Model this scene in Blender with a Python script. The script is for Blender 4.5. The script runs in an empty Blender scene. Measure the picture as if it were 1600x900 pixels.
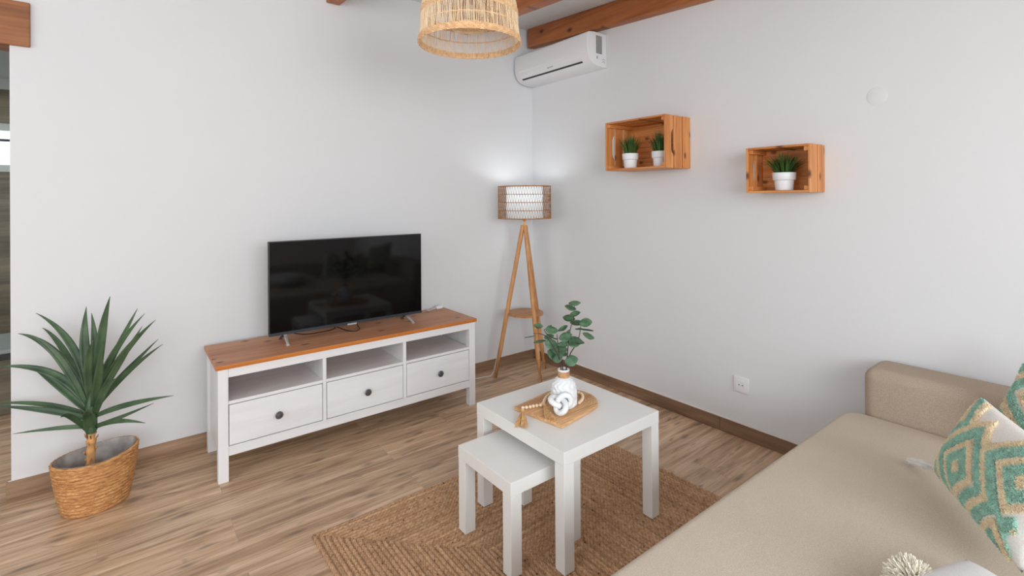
import bpy, bmesh, math, random
from mathutils import Vector, Matrix
random.seed(7)
SC = bpy.context.scene
COL = SC.collection

# ------------------------------------------------------------------ camera
F_PX, YAW, Y0, CX, CY, CH, PITCH, ROLL = 776.7056, 0.6623, 305.7691, -2.7087, -3.1886, 1.3507, 0.0026, -0.0071
Fv = Vector((math.sin(YAW)*math.cos(PITCH), math.cos(YAW)*math.cos(PITCH), math.sin(PITCH)))
R_ = Vector((math.cos(YAW), -math.sin(YAW), 0)); U_ = R_.cross(Fv)
Rv = R_*math.cos(ROLL) + U_*math.sin(ROLL)
Uv = -R_*math.sin(ROLL) + U_*math.cos(ROLL)
cd = bpy.data.cameras.new('camera'); cam = bpy.data.objects.new('camera', cd); COL.objects.link(cam)
cd.sensor_fit = 'HORIZONTAL'; cd.sensor_width = 36; cd.lens = 36*F_PX/1600; cd.shift_y = -(450-Y0)/1600
cd.clip_start = 0.02
M = Matrix((Rv, Uv, -Fv)).transposed().to_4x4(); M.translation = Vector((CX, CY, CH)); cam.matrix_world = M
SC.camera = cam

def at(px, py, ax, v):
    """point where the line of sight of a photo pixel meets a plane of the room (ax 0=x 1=y 2=z)"""
    d = Fv + Rv*((px-800)/F_PX) - Uv*((py-Y0)/F_PX)
    o = Vector((CX, CY, CH)); t = (v-o[ax])/d[ax]
    return o + d*t

# ------------------------------------------------------------------ world, lights, exposure
SC.view_settings.view_transform = 'Standard'; SC.view_settings.look = 'None'
SC.view_settings.gamma = 1; SC.view_settings.use_curve_mapping = False
SC.view_settings.exposure = 0.05
W = bpy.data.worlds.new('sky'); SC.world = W; W.use_nodes = True
W.node_tree.nodes['Background'].inputs[0].default_value = (0.86, 0.93, 1.0, 1)
W.node_tree.nodes['Background'].inputs[1].default_value = 1.6
def area(name, loc, direction, sx, sy, power, col):
    l = bpy.data.lights.new(name, 'AREA'); l.shape = 'RECTANGLE'; l.size = sx; l.size_y = sy
    l.energy = power; l.color = col
    o = bpy.data.objects.new(name, l); COL.objects.link(o); o.location = loc
    o.rotation_euler = Vector(direction).to_track_quat('-Z', 'Z').to_euler()
    return o
area('daylight_rear_window', (-2.75, -5.35, 1.75), (0.0, 1, -0.24), 3.6, 1.5, 95, (0.935, 0.975, 1.0))
area('daylight_side_window', (-5.5, -2.6, 1.7), (1, 0.1, -0.45), 3.2, 1.6, 29, (1, 0.975, 0.95))
area('far_room_fill', (-4.6, 2.0, 2.0), (0.3, 0, -1), 1.6, 1.6, 14, (0.95, 0.98, 1))  # added fill light hanging inside the far room

# ------------------------------------------------------------------ materials
def new_mat(name):
    m = bpy.data.materials.new(name); m.use_nodes = True
    nt = m.node_tree; b = nt.nodes['Principled BSDF']
    return m, nt, b
def sr(r, g, b):
    f = lambda c: ((c/255+0.055)/1.055)**2.4 if c/255 > 0.04045 else c/255/12.92
    return (f(r), f(g), f(b), 1)
def N(nt, t, **k):
    n = nt.nodes.new(t)
    for a, v in k.items():
        if isinstance(a, str) and a.startswith('i_'): n.inputs[a[2:].replace('_', ' ')].default_value = v
        else: setattr(n, a, v)
    return n
def ramp(nt, src, stops):
    r = nt.nodes.new('ShaderNodeValToRGB'); e = r.color_ramp.elements
    while len(e) < len(stops): e.new(0.5)
    for q, (p, c) in zip(e, stops): q.position = p; q.color = c
    nt.links.new(src, r.inputs[0]); return r
def mix(nt, fac, a, b, mode='MIX'):
    n = nt.nodes.new('ShaderNodeMix'); n.data_type = 'RGBA'; n.blend_type = mode
    for s, v in ((0, fac), (6, a), (7, b)):
        if hasattr(v, 'links'): nt.links.new(v, n.inputs[s])
        else: n.inputs[s].default_value = v
    return n.outputs[2]
def bump(nt, b, h, strength=0.3, dist=0.002):
    n = nt.nodes.new('ShaderNodeBump'); n.inputs['Strength'].default_value = strength; n.inputs['Distance'].default_value = dist
    nt.links.new(h, n.inputs['Height']); nt.links.new(n.outputs[0], b.inputs['Normal'])
def coords(nt, scale=(1, 1, 1), kind='Object', rot=(0, 0, 0)):
    tc = nt.nodes.new('ShaderNodeTexCoord'); mp = nt.nodes.new('ShaderNodeMapping')
    mp.inputs['Scale'].default_value = scale; mp.inputs['Rotation'].default_value = rot
    nt.links.new(tc.outputs[kind], mp.inputs[0]); return mp.outputs[0]
def plain(name, col, rough=0.5, metal=0.0, noise=0.0, nscale=8, bmp=0.0, bscale=200, spec=0.5, sheen=0):
    m, nt, b = new_mat(name)
    b.inputs['Roughness'].default_value = rough; b.inputs['Metallic'].default_value = metal
    b.inputs['Specular IOR Level'].default_value = spec
    if sheen: b.inputs['Sheen Weight'].default_value = sheen
    v = coords(nt)
    n = N(nt, 'ShaderNodeTexNoise', i_Scale=nscale, i_Detail=4.0); nt.links.new(v, n.inputs['Vector'])
    d = tuple(c*(1-noise) for c in col[:3])+(1,); l = tuple(min(1, c*(1+noise)) for c in col[:3])+(1,)
    r = ramp(nt, n.outputs[0], [(0.3, d), (0.7, l)]); nt.links.new(r.outputs[0], b.inputs['Base Color'])
    if bmp:
        n2 = N(nt, 'ShaderNodeTexNoise', i_Scale=bscale, i_Detail=3.0); nt.links.new(v, n2.inputs['Vector'])
        bump(nt, b, n2.outputs[0], bmp, 0.002)
    return m
KPL = {}
def wood(name, light, mid, dark, axis=0, grain=14, rough=0.45, knots=0.0, kscale=5.0, kcol=None, stretch=9, bmp=0.15, streak=0.5, kplane=None, kprob=0.5):
    m, nt, b = new_mat(name)
    sc = [grain]*3; sc[axis] = grain/stretch
    v = coords(nt, tuple(sc))
    n = N(nt, 'ShaderNodeTexNoise', i_Scale=1.0, i_Detail=6.0, i_Roughness=0.6, i_Distortion=0.6); nt.links.new(v, n.inputs['Vector'])
    r = ramp(nt, n.outputs[0], [(0.28, dark), (0.5, mid), (0.72, light)])
    sc2 = [grain*7]*3; sc2[axis] = grain/stretch*1.5
    v2 = coords(nt, tuple(sc2))
    n2 = N(nt, 'ShaderNodeTexNoise', i_Scale=1.0, i_Detail=3.0); nt.links.new(v2, n2.inputs['Vector'])
    r2 = ramp(nt, n2.outputs[0], [(0.35, (1-streak*0.35,)*3+(1,)), (0.6, (1, 1, 1, 1))])
    c = mix(nt, 1.0, r.outputs[0], r2.outputs[0], 'MULTIPLY')
    if knots:
        sk = [kscale]*3; sk[axis] = kscale*0.42
        pa = (axis, kplane if kplane is not None else (1 if axis == 0 else 0)); sk[axis] = kscale*0.6
        vk = coords(nt, tuple(sk)); vo = N(nt, 'ShaderNodeTexVoronoi', i_Scale=1.0, voronoi_dimensions='2D')
        sp_ = nt.nodes.new('ShaderNodeSeparateXYZ'); cb_ = nt.nodes.new('ShaderNodeCombineXYZ'); nt.links.new(vk, sp_.inputs[0])
        nt.links.new(sp_.outputs[pa[0]], cb_.inputs[0]); nt.links.new(sp_.outputs[pa[1]], cb_.inputs[1]); nt.links.new(cb_.outputs[0], vo.inputs['Vector'])
        rk = ramp(nt, vo.outputs['Distance'], [(0.0, (1, 1, 1, 1)), (knots, (0.75,)*3+(1,)), (knots*2.2, (0, 0, 0, 1))])
        s3 = nt.nodes.new('ShaderNodeSeparateColor'); nt.links.new(vo.outputs['Color'], s3.inputs[0])
        gt = N(nt, 'ShaderNodeMath', operation='GREATER_THAN'); gt.inputs[1].default_value = kprob; nt.links.new(s3.outputs[0], gt.inputs[0])
        ml = N(nt, 'ShaderNodeMath', operation='MULTIPLY'); nt.links.new(gt.outputs[0], ml.inputs[0]); nt.links.new(rk.outputs[0], ml.inputs[1])
        c = mix(nt, ml.outputs[0], c, kcol or sr(104, 52, 24))
    nt.links.new(c, b.inputs['Base Color']); b.inputs['Roughness'].default_value = rough
    bump(nt, b, n2.outputs[0], bmp, 0.001)
    return m

def floor_material(name, tint=1.0):
    m, nt, b = new_mat(name)
    v = coords(nt)
    br = N(nt, 'ShaderNodeTexBrick', i_Scale=1.0, offset=0.37)
    br.inputs['Color1'].default_value = (0, 0, 0, 1); br.inputs['Color2'].default_value = (1, 1, 1, 1)
    br.inputs['Mortar'].default_value = (0.5, 0.5, 0.5, 1)
    br.inputs['Mortar Size'].default_value = 0.0009; br.inputs['Mortar Smooth'].default_value = 0.3
    br.inputs['Brick Width'].default_value = 1.18; br.inputs['Row Height'].default_value = 0.196
    nt.links.new(v, br.inputs['Vector'])
    g = coords(nt, (1.5, 25, 1))
    n = N(nt, 'ShaderNodeTexNoise', noise_dimensions='4D', i_Scale=1.0, i_Detail=9.0, i_Roughness=0.62, i_Distortion=0.7)
    nt.links.new(g, n.inputs['Vector'])
    mu = N(nt, 'ShaderNodeMath', operation='MULTIPLY'); mu.inputs[1].default_value = 37.0
    nt.links.new(br.outputs['Color'], mu.inputs[0]); nt.links.new(mu.outputs[0], n.inputs['W'])
    r = ramp(nt, n.outputs[0], [(0.26, sr(130, 103, 80)), (0.42, sr(188, 155, 124)), (0.56, sr(219, 187, 156)), (0.75, sr(246, 220, 192))])
    g2 = coords(nt, (5, 110, 1)); n2 = N(nt, 'ShaderNodeTexNoise', i_Scale=1.0, i_Detail=4.0, i_Distortion=0.4); nt.links.new(g2, n2.inputs['Vector'])
    r2 = ramp(nt, n2.outputs[0], [(0.32, (0.80, 0.78, 0.76, 1)), (0.55, (1, 1, 1, 1))])
    c = mix(nt, 1.0, r.outputs[0], r2.outputs[0], 'MULTIPLY')
    g3 = coords(nt, (2.2, 9, 1)); n3 = N(nt, 'ShaderNodeTexNoise', i_Scale=1.6, i_Detail=5.0, i_Distortion=2.0); nt.links.new(g3, n3.inputs['Vector'])
    r3 = ramp(nt, n3.outputs[0], [(0.60, (0, 0, 0, 1)), (0.72, (0.55, 0.55, 0.55, 1))])
    c = mix(nt, r3.outputs[0], c, sr(126, 102, 82))
    kc_ = coords(nt, (2.3, 8.5, 1)); kn = N(nt, 'ShaderNodeTexNoise', i_Scale=2.5, i_Detail=3.0); nt.links.new(kc_, kn.inputs['Vector'])
    kv = N(nt, 'ShaderNodeVectorMath', operation='MULTIPLY_ADD'); nt.links.new(kn.outputs['Color'], kv.inputs[0]); kv.inputs[1].default_value = (0.35, 0.35, 0); nt.links.new(kc_, kv.inputs[2])
    kvo = N(nt, 'ShaderNodeTexVoronoi', i_Scale=1.0, voronoi_dimensions='2D'); nt.links.new(kv.outputs[0], kvo.inputs['Vector'])
    kr = ramp(nt, kvo.outputs['Distance'], [(0.01, (0.7, 0.7, 0.7, 1)), (0.14, (0, 0, 0, 1))])
    c = mix(nt, kr.outputs[0], c, sr(104, 88, 72))
    pr = ramp(nt, br.outputs['Color'], [(0.0, (0.90, 0.90, 0.90, 1)), (1.0, (1.05, 1.03, 1.0, 1))])
    c = mix(nt, 1.0, c, pr.outputs[0], 'MULTIPLY')
    c = mix(nt, br.outputs['Fac'], c, sr(184, 158, 132))
    nt.links.new(c, b.inputs['Base Color'])
    b.inputs['Roughness'].default_value = 0.42
    bump(nt, b, n2.outputs[0], 0.12, 0.001)
    return m

def weave_fabric(name, c1, c2, scale=520, rough=0.95, strength=0.35, big=0.06, sheen=0.0):
    m, nt, b = new_mat(name)
    v = coords(nt)
    n = N(nt, 'ShaderNodeTexNoise', i_Scale=float(scale)*0.55, i_Detail=2.0); nt.links.new(v, n.inputs['Vector'])
    r = ramp(nt, n.outputs[0], [(0.36, c1), (0.64, c2)])
    n1 = N(nt, 'ShaderNodeTexNoise', i_Scale=5.0, i_Detail=4.0); nt.links.new(v, n1.inputs['Vector'])
    r1 = ramp(nt, n1.outputs[0], [(0.3, (1-big,)*3+(1,)), (0.7, (1, 1, 1, 1))])
    c = mix(nt, 1.0, r.outputs[0], r1.outputs[0], 'MULTIPLY')
    nt.links.new(c, b.inputs['Base Color']); b.inputs['Roughness'].default_value = rough
    b.inputs['Specular IOR Level'].default_value = 0.2
    if sheen: b.inputs['Sheen Weight'].default_value = sheen
    vx = N(nt, 'ShaderNodeTexVoronoi', i_Scale=float(scale)); nt.links.new(v, vx.inputs['Vector'])
    wr = N(nt, 'ShaderNodeTexNoise', i_Scale=9.0, i_Detail=3.0, i_Distortion=1.2); nt.links.new(v, wr.inputs['Vector'])
    ad = N(nt, 'ShaderNodeMath', operation='MULTIPLY_ADD'); ad.inputs[1].default_value = 3.0
    nt.links.new(wr.outputs[0], ad.inputs[0]); nt.links.new(vx.outputs['Distance'], ad.inputs[2])
    bump(nt, b, ad.outputs[0], strength, 0.002)
    return m

def braid_material(name):
    m, nt, b = new_mat(name)
    uv = nt.nodes.new('ShaderNodeTexCoord')
    mp = N(nt, 'ShaderNodeMapping'); nt.links.new(uv.outputs['UV'], mp.inputs[0]); mp.inputs['Scale'].default_value = (55, 1, 1)
    sx = N(nt, 'ShaderNodeSeparateXYZ'); nt.links.new(mp.outputs[0], sx.inputs[0])
    fr = N(nt, 'ShaderNodeMath', operation='FRACT'); nt.links.new(sx.outputs[1], fr.inputs[0])
    # chevron: phase = u + |fract(v)-.5|*k
    su = N(nt, 'ShaderNodeMath', operation='SUBTRACT'); nt.links.new(fr.outputs[0], su.inputs[0]); su.inputs[1].default_value = 0.5
    ab = N(nt, 'ShaderNodeMath', operation='ABSOLUTE'); nt.links.new(su.outputs[0], ab.inputs[0])
    ma = N(nt, 'ShaderNodeMath', operation='MULTIPLY_ADD'); nt.links.new(ab.outputs[0], ma.inputs[0]); ma.inputs[1].default_value = 1.6
    nt.links.new(sx.outputs[0], ma.inputs[2])
    m2 = N(nt, 'ShaderNodeMath', operation='MULTIPLY'); nt.links.new(ma.outputs[0], m2.inputs[0]); m2.inputs[1].default_value = 6.283
    sn = N(nt, 'ShaderNodeMath', operation='SINE'); nt.links.new(m2.outputs[0], sn.inputs[0])
    v = coords(nt)
    n = N(nt, 'ShaderNodeTexNoise', i_Scale=70.0, i_Detail=5.0, i_Roughness=0.7); nt.links.new(v, n.inputs['Vector'])
    mp3 = N(nt, 'ShaderNodeMapping'); nt.links.new(uv.outputs['UV'], mp3.inputs[0]); mp3.inputs['Scale'].default_value = (1.2, 1, 1)
    n3 = N(nt, 'ShaderNodeTexNoise', i_Scale=1.1, i_Detail=3.0); nt.links.new(mp3.outputs[0], n3.inputs['Vector'])
    r = ramp(nt, n.outputs[0], [(0.3, sr(170, 130, 98)), (0.45, sr(214, 172, 136)), (0.6, sr(234, 194, 158)), (0.78, sr(250, 220, 186))])
    r3 = ramp(nt, n3.outputs[0], [(0.32, (0.66, 0.63, 0.60, 1)), (0.68, (1.06, 1.04, 1.0, 1))])
    c = mix(nt, 1.0, r.outputs[0], r3.outputs[0], 'MULTIPLY')
    rs = ramp(nt, sn.outputs[0], [(0.0, (0.86, 0.84, 0.82, 1)), (0.45, (1, 1, 1, 1))])
    c = mix(nt, 1.0, c, rs.outputs[0], 'MULTIPLY')
    n4 = N(nt, 'ShaderNodeTexVoronoi', i_Scale=26.0); nt.links.new(v, n4.inputs['Vector'])
    r4 = ramp(nt, n4.outputs['Distance'], [(0.06, (1, 1, 1, 1)), (0.13, (0, 0, 0, 1))])
    c = mix(nt, r4.outputs[0], c, sr(92, 60, 40))
    nt.links.new(c, b.inputs['Base Color']); b.inputs['Roughness'].default_value = 0.95; b.inputs['Specular IOR Level'].default_value = 0.15
    ad = N(nt, 'ShaderNodeMath', operation='MULTIPLY_ADD'); nt.links.new(n.outputs[0], ad.inputs[0]); ad.inputs[1].default_value = 2.5
    nt.links.new(sn.outputs[0], ad.inputs[2]); bump(nt, b, ad.outputs[0], 0.6, 0.0025)
    return m

def seagrass_material(name):
    m, nt, b = new_mat(name)
    v = coords(nt, (34, 34, 190)); n = N(nt, 'ShaderNodeTexNoise', i_Scale=1.0, i_Detail=4.0, i_Distortion=1.0); nt.links.new(v, n.inputs['Vector'])
    r = ramp(nt, n.outputs[0], [(0.28, sr(136, 88, 44)), (0.45, sr(192, 134, 80)), (0.6, sr(214, 160, 104)), (0.75, sr(238, 196, 140))])
    nt.links.new(r.outputs[0], b.inputs['Base Color']); b.inputs['Roughness'].default_value = 0.7
    bump(nt, b, n.outputs[0], 0.7, 0.004); return m

def screen_material(name):
    m, nt, b = new_mat(name)
    b.inputs['Base Color'].default_value = (0.003, 0.003, 0.0035, 1); b.inputs['Roughness'].default_value = 0.13
    b.inputs['Specular IOR Level'].default_value = 0.36
    v = coords(nt); n = N(nt, 'ShaderNodeTexNoise', i_Scale=300.0); nt.links.new(v, n.inputs['Vector'])
    r = ramp(nt, n.outputs[0], [(0.0, (0.05, 0.05, 0.05, 1)), (1.0, (0.07, 0.07, 0.07, 1))]); nt.links.new(r.outputs[0], b.inputs['Roughness'])
    return m

def leaf_material(name, c1, c2, scale=12, rough=0.4, back=None):
    m, nt, b = new_mat(name)
    v = coords(nt); n = N(nt, 'ShaderNodeTexNoise', i_Scale=float(scale), i_Detail=4.0); nt.links.new(v, n.inputs['Vector'])
    r = ramp(nt, n.outputs[0], [(0.3, c1), (0.7, c2)]); out = r.outputs[0]
    if back:
        g = N(nt, 'ShaderNodeNewGeometry'); out = mix(nt, g.outputs['Backfacing'], out, back)
    nt.links.new(out, b.inputs['Base Color']); b.inputs['Roughness'].default_value = rough
    return m

MT = {}
MT['wall'] = plain('white_plaster', sr(229, 230, 232), 0.85, noise=0.012, nscale=1.5, bmp=0.03, bscale=60, spec=0.3)
MT['ceiling'] = plain('ceiling_paint', sr(228, 231, 233), 0.6, noise=0.01)
MT['floor'] = floor_material('wood_look_floor')
MT['base'] = wood('wood_look_skirting', sr(190, 158, 132), sr(160, 128, 102), sr(122, 92, 70), 0, grain=9, stretch=8)
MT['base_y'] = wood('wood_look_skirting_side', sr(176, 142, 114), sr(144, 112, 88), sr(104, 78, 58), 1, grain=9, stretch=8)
MT['caulk'] = plain('white_caulk', sr(236, 226, 218), 0.6)
MT['beam'] = wood('beam_stain', sr(204, 134, 80), sr(180, 108, 58), sr(146, 80, 40), 1, grain=9, knots=0.055, kscale=5.5, kplane=2, kprob=0.0, kcol=sr(66, 34, 16), stretch=10)
MT['beam_x'] = wood('beam_stain_cross', sr(182, 120, 74), sr(158, 98, 56), sr(122, 72, 40), 0, grain=12, stretch=10, streak=0.8)
PL, PM, PD = sr(212, 158, 122), sr(198, 140, 104), sr(176, 114, 80)
MT['pine_x'] = wood('pine_top', PL, PM, PD, 0, grain=7, knots=0.055, kscale=7.5, kplane=1, kcol=sr(92, 46, 26), rough=0.5, streak=0.35)
MT['pine_edge'] = wood('pine_top_edge', sr(216, 138, 62), sr(206, 122, 48), sr(176, 96, 34), 0, grain=10, rough=0.4)
CL, CM, CD = sr(240, 174, 108), sr(226, 150, 84), sr(190, 112, 54)
MT['crate_y'] = wood('crate_pine_long', CL, CM, CD, 1, grain=14, knots=0.07, kscale=11, kplane=2)
MT['crate_z'] = wood('crate_pine_end', CL, CM, CD, 2, grain=14, knots=0.09, kscale=13, kplane=0)
MT['crate_x'] = wood('crate_pine_post', CL, CM, CD, 0, grain=18)
MT['white_x'] = wood('white_stain_rail', sr(240, 240, 241), sr(236, 236, 237), sr(228, 227, 227), 0, grain=14, rough=0.4, streak=0.05, bmp=0.03)
MT['white_z'] = wood('white_stain_post', sr(240, 240, 241), sr(236, 236, 237), sr(228, 227, 227), 2, grain=14, rough=0.4, streak=0.05, bmp=0.03)
MT['lack'] = plain('white_lacquer', sr(238, 237, 234), 0.32, noise=0.01)
MT['knob'] = plain('pewter_knob', sr(110, 108, 112), 0.35, 0.7, noise=0.2, nscale=60)
MT['screen'] = screen_material('tv_glass')
MT['tvframe'] = plain('tv_plastic', sr(30, 30, 34), 0.35)
MT['tvsill'] = plain('tv_lower_bezel', sr(70, 78, 88), 0.3, 0.5)
MT['steel'] = plain('brushed_foot_metal', sr(214, 210, 204), 0.35, 0.5, noise=0.1, nscale=50)
MT['black'] = plain('black_rubber', sr(44, 26, 20), 0.5)
MT['whiteplastic'] = plain('white_plastic', sr(238, 238, 240), 0.35)
MT['greyplastic'] = plain('grey_plastic', sr(176, 176, 178), 0.4)
MT['label_grey'] = plain('energy_label', sr(150, 146, 148), 0.6, noise=0.10, nscale=60)
MT['dark'] = plain('dark_slot', sr(52, 54, 58), 0.6)
MT['bamboo'] = wood('lamp_beech', sr(226, 172, 116), sr(212, 154, 98), sr(182, 122, 70), 2, grain=22, rough=0.45)
MT['bamboo_x'] = wood('lamp_beech_disc', sr(214, 158, 108), sr(196, 138, 90), sr(168, 112, 70), 0, grain=18, rough=0.45)
MT['gold'] = plain('brass', sr(224, 160, 84), 0.3, 0.8)
MT['rattan'] = plain('brown_rattan_string', sr(180, 128, 78), 0.75, noise=0.2, nscale=40, bmp=0.3)
MT['liner'] = plain('white_lamp_liner', sr(244, 246, 246), 0.8)
def translucent_liner():
    m, nt, b = new_mat('lit_lamp_liner'); b.inputs['Base Color'].default_value = sr(244, 246, 247); b.inputs['Roughness'].default_value = 0.9
    tr = nt.nodes.new('ShaderNodeBsdfTranslucent'); tr.inputs[0].default_value = sr(244, 247, 248); mx = nt.nodes.new('ShaderNodeMixShader'); mx.inputs[0].default_value = 0.45
    nt.links.new(b.outputs[0], mx.inputs[1]); nt.links.new(tr.outputs[0], mx.inputs[2]); nt.links.new(mx.outputs[0], nt.nodes['Material Output'].inputs[0]); return m
MT['litliner'] = translucent_liner()
MT['reed'] = plain('pale_reed', sr(250, 220, 184), 0.6, noise=0.12, nscale=40, bmp=0.2)
MT['reedrim'] = plain('golden_reed_rim', sr(242, 196, 150), 0.6, noise=0.22, nscale=70, bmp=0.6, bscale=150)
MT['sea'] = seagrass_material('seagrass_weave')
MT['plasticliner'] = plain('wrinkled_plastic_liner', sr(172, 164, 160), 0.35, noise=0.34, nscale=16, bmp=1.0, bscale=24)
MT['soil'] = plain('dark_filler', sr(66, 50, 40), 0.95, noise=0.3, nscale=60, bmp=0.8)
MT['trunk'] = plain('fibrous_trunk', sr(206, 152, 96), 0.8, noise=0.3, nscale=30, bmp=0.8, bscale=60)
MT['yucca'] = leaf_material('yucca_leaf', sr(46, 72, 50), sr(88, 114, 80), 9, 0.42, back=sr(78, 102, 72))
MT['euca'] = leaf_material('eucalyptus_leaf', sr(58, 92, 66), sr(102, 136, 104), 40, 0.55, back=sr(122, 146, 124))
MT['twig'] = plain('dark_twig', sr(70, 50, 46), 0.7)
MT['grass'] = leaf_material('grass_blade', sr(22, 70, 26), sr(78, 112, 40), 30, 0.5)
MT['ceramic'] = plain('white_ceramic', sr(238, 240, 242), 0.4, spec=0.4)
MT['cork'] = wood('neck_wood', sr(216, 172, 128), sr(204, 156, 110), sr(184, 132, 88), 0, grain=20)
MT['board'] = wood('board_acacia', sr(240, 194, 144), sr(228, 176, 122), sr(196, 138, 86), 0, grain=22, stretch=12, streak=0.9)
MT['bead'] = plain('wooden_bead', sr(240, 214, 184), 0.5, noise=0.05)
MT['jute'] = plain('jute_string', sr(236, 190, 138), 0.9, noise=0.25, nscale=90)
MT['rug'] = braid_material('braided_jute')
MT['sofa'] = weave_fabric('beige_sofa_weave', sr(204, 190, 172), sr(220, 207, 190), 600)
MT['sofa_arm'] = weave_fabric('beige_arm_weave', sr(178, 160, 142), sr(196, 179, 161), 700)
MT['cotton'] = weave_fabric('white_cotton', sr(240, 236, 230), sr(250, 248, 244), 500, strength=0.3)
MT['cream'] = weave_fabric('cream_cotton', sr(206, 194, 174), sr(222, 210, 190), 500, strength=0.4)
MT['tuft_g'] = plain('green_tuft', sr(164, 208, 190), 0.95, noise=0.22, nscale=60, sheen=0.3)
MT['tuft_y'] = plain('straw_tuft', sr(250, 226, 192), 0.95, noise=0.14, nscale=60, sheen=0.3)
MT['fluff'] = plain('cream_fluff', sr(246, 240, 224), 0.95, noise=0.08, nscale=60, sheen=0.3)
MT['brightwhite'] = weave_fabric('bright_white_cotton', sr(240, 240, 242), sr(250, 250, 250), 600, strength=0.15)
MT['cladding'] = wood('grey_brown_cladding', sr(142, 134, 112), sr(118, 110, 92), sr(84, 78, 64), 0, grain=7, stretch=6)
MT['stone'] = plain('pale_grey_slab', sr(150, 160, 158), 0.35)
MT['hood'] = plain('pale_green_grey_paint', sr(190, 202, 196), 0.5)
def glass_material():
    m, nt, b = new_mat('window_glass')
    t = nt.nodes.new('ShaderNodeBsdfTransparent'); g = nt.nodes.new('ShaderNodeBsdfGlossy'); g.inputs['Roughness'].default_value = 0.02
    fr = nt.nodes.new('ShaderNodeFresnel'); mx = nt.nodes.new('ShaderNodeMixShader')
    nt.links.new(fr.outputs[0], mx.inputs[0]); nt.links.new(t.outputs[0], mx.inputs[1]); nt.links.new(g.outputs[0], mx.inputs[2])
    nt.links.new(mx.outputs[0], nt.nodes['Material Output'].inputs[0]); return m
MT['glass'] = glass_material()

# ------------------------------------------------------------------ mesh helpers
OFF = {}
def new(): return bmesh.new()
def merge(bm, tmp):
    me = bpy.data.meshes.new('tmp'); tmp.to_mesh(me); tmp.free(); bm.from_mesh(me); bpy.data.meshes.remove(me)
def box(bm, a, b, bev=0.0, seg=2, mat=None):
    t = bmesh.new(); bmesh.ops.create_cube(t, size=1)
    a, b = Vector(a), Vector(b); s = b-a; c = (a+b)/2
    for v in t.verts: v.co = Vector((v.co.x*s.x, v.co.y*s.y, v.co.z*s.z))+c
    if bev: bmesh.ops.bevel(t, geom=t.edges[:], offset=bev, segments=seg, profile=0.5, affect='EDGES')
    if mat is not None: t.transform(mat)
    merge(bm, t)
def frame_of(d):
    d = d.normalized(); u = Vector((0, 0, 1)) if abs(d.z) < 0.95 else Vector((1, 0, 0))
    x = d.cross(u).normalized(); return x, x.cross(d).normalized()
def tube(bm, pts, r, n=8, cap=True, closed=False):
    """round tube along a path; r = number or list"""
    P = [Vector(p) for p in pts]; k = len(P); rings = []
    x0 = None
    for i, p in enumerate(P):
        if closed: d = P[(i+1) % k]-P[i-1]
        else: d = P[min(i+1, k-1)]-P[max(i-1, 0)]
        d.normalize()
        if x0 is None: x, y = frame_of(d)
        else:
            x = (x0-d*x0.dot(d)).normalized(); y = d.cross(x)
        x0 = x; rr = r[i] if isinstance(r, (list, tuple)) else r
        rings.append([bm.verts.new(p+(x*math.cos(a)+y*math.sin(a))*rr) for a in [2*math.pi*j/n for j in range(n)]])
    for i in range(k if closed else k-1):
        A, B = rings[i], rings[(i+1) % k]
        off = 0
        if closed and i == k-1:
            off = min(range(n), key=lambda o: sum((A[j].co-B[(j+o) % n].co).length for j in range(n)))
        for j in range(n):
            try: bm.faces.new((A[j], A[(j+1) % n], B[(j+1+off) % n], B[(j+off) % n]))
            except ValueError: pass
    if cap and not closed:
        bm.faces.new(rings[0][::-1]); bm.faces.new(rings[-1])
def lathe(bm, prof, c=(0, 0, 0), n=40, sx=1.0, sy=1.0, rot=0.0, fn=None):
    c = Vector(c); rings = []
    for i, (r, z) in enumerate(prof):
        ring = []
        for j in range(n):
            a = 2*math.pi*j/n; rr = r
            if fn: rr = r*fn(a, i)
            x, y = rr*math.cos(a)*sx, rr*math.sin(a)*sy
            ring.append(bm.verts.new(c+Vector((x*math.cos(rot)-y*math.sin(rot), x*math.sin(rot)+y*math.cos(rot), z))))
        rings.append(ring)
    for A, B in zip(rings, rings[1:]):
        for j in range(n): bm.faces.new((A[j], A[(j+1) % n], B[(j+1) % n], B[j]))
    return rings
def capped_lathe(bm, prof, c=(0, 0, 0), n=40, **k):
    r = lathe(bm, prof, c, n, **k); bm.faces.new(r[0][::-1]); bm.faces.new(r[-1])
def prism(bm, poly, z0, z1, bev=0.0, seg=3):
    t = bmesh.new(); vs = [t.verts.new((x, y, z0)) for x, y in poly]; f = t.faces.new(vs)
    e = bmesh.ops.extrude_face_region(t, geom=[f])
    for v in e['geom']:
        if isinstance(v, bmesh.types.BMVert): v.co.z = z1
    bmesh.ops.recalc_face_normals(t, faces=t.faces[:])
    if bev:
        ed = [q for q in t.edges if abs(q.verts[0].co.z-q.verts[1].co.z) < 1e-6]
        bmesh.ops.bevel(t, geom=ed, offset=bev, segments=seg, profile=0.5, affect='EDGES')
    merge(bm, t)
def sphere(bm, c, r, n=12, m=8, scale=(1, 1, 1)):
    t = bmesh.new(); bmesh.ops.create_uvsphere(t, u_segments=n, v_segments=m, radius=r)
    for v in t.verts: v.co = Vector((v.co.x*scale[0], v.co.y*scale[1], v.co.z*scale[2]))+Vector(c)
    merge(bm, t)
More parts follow.
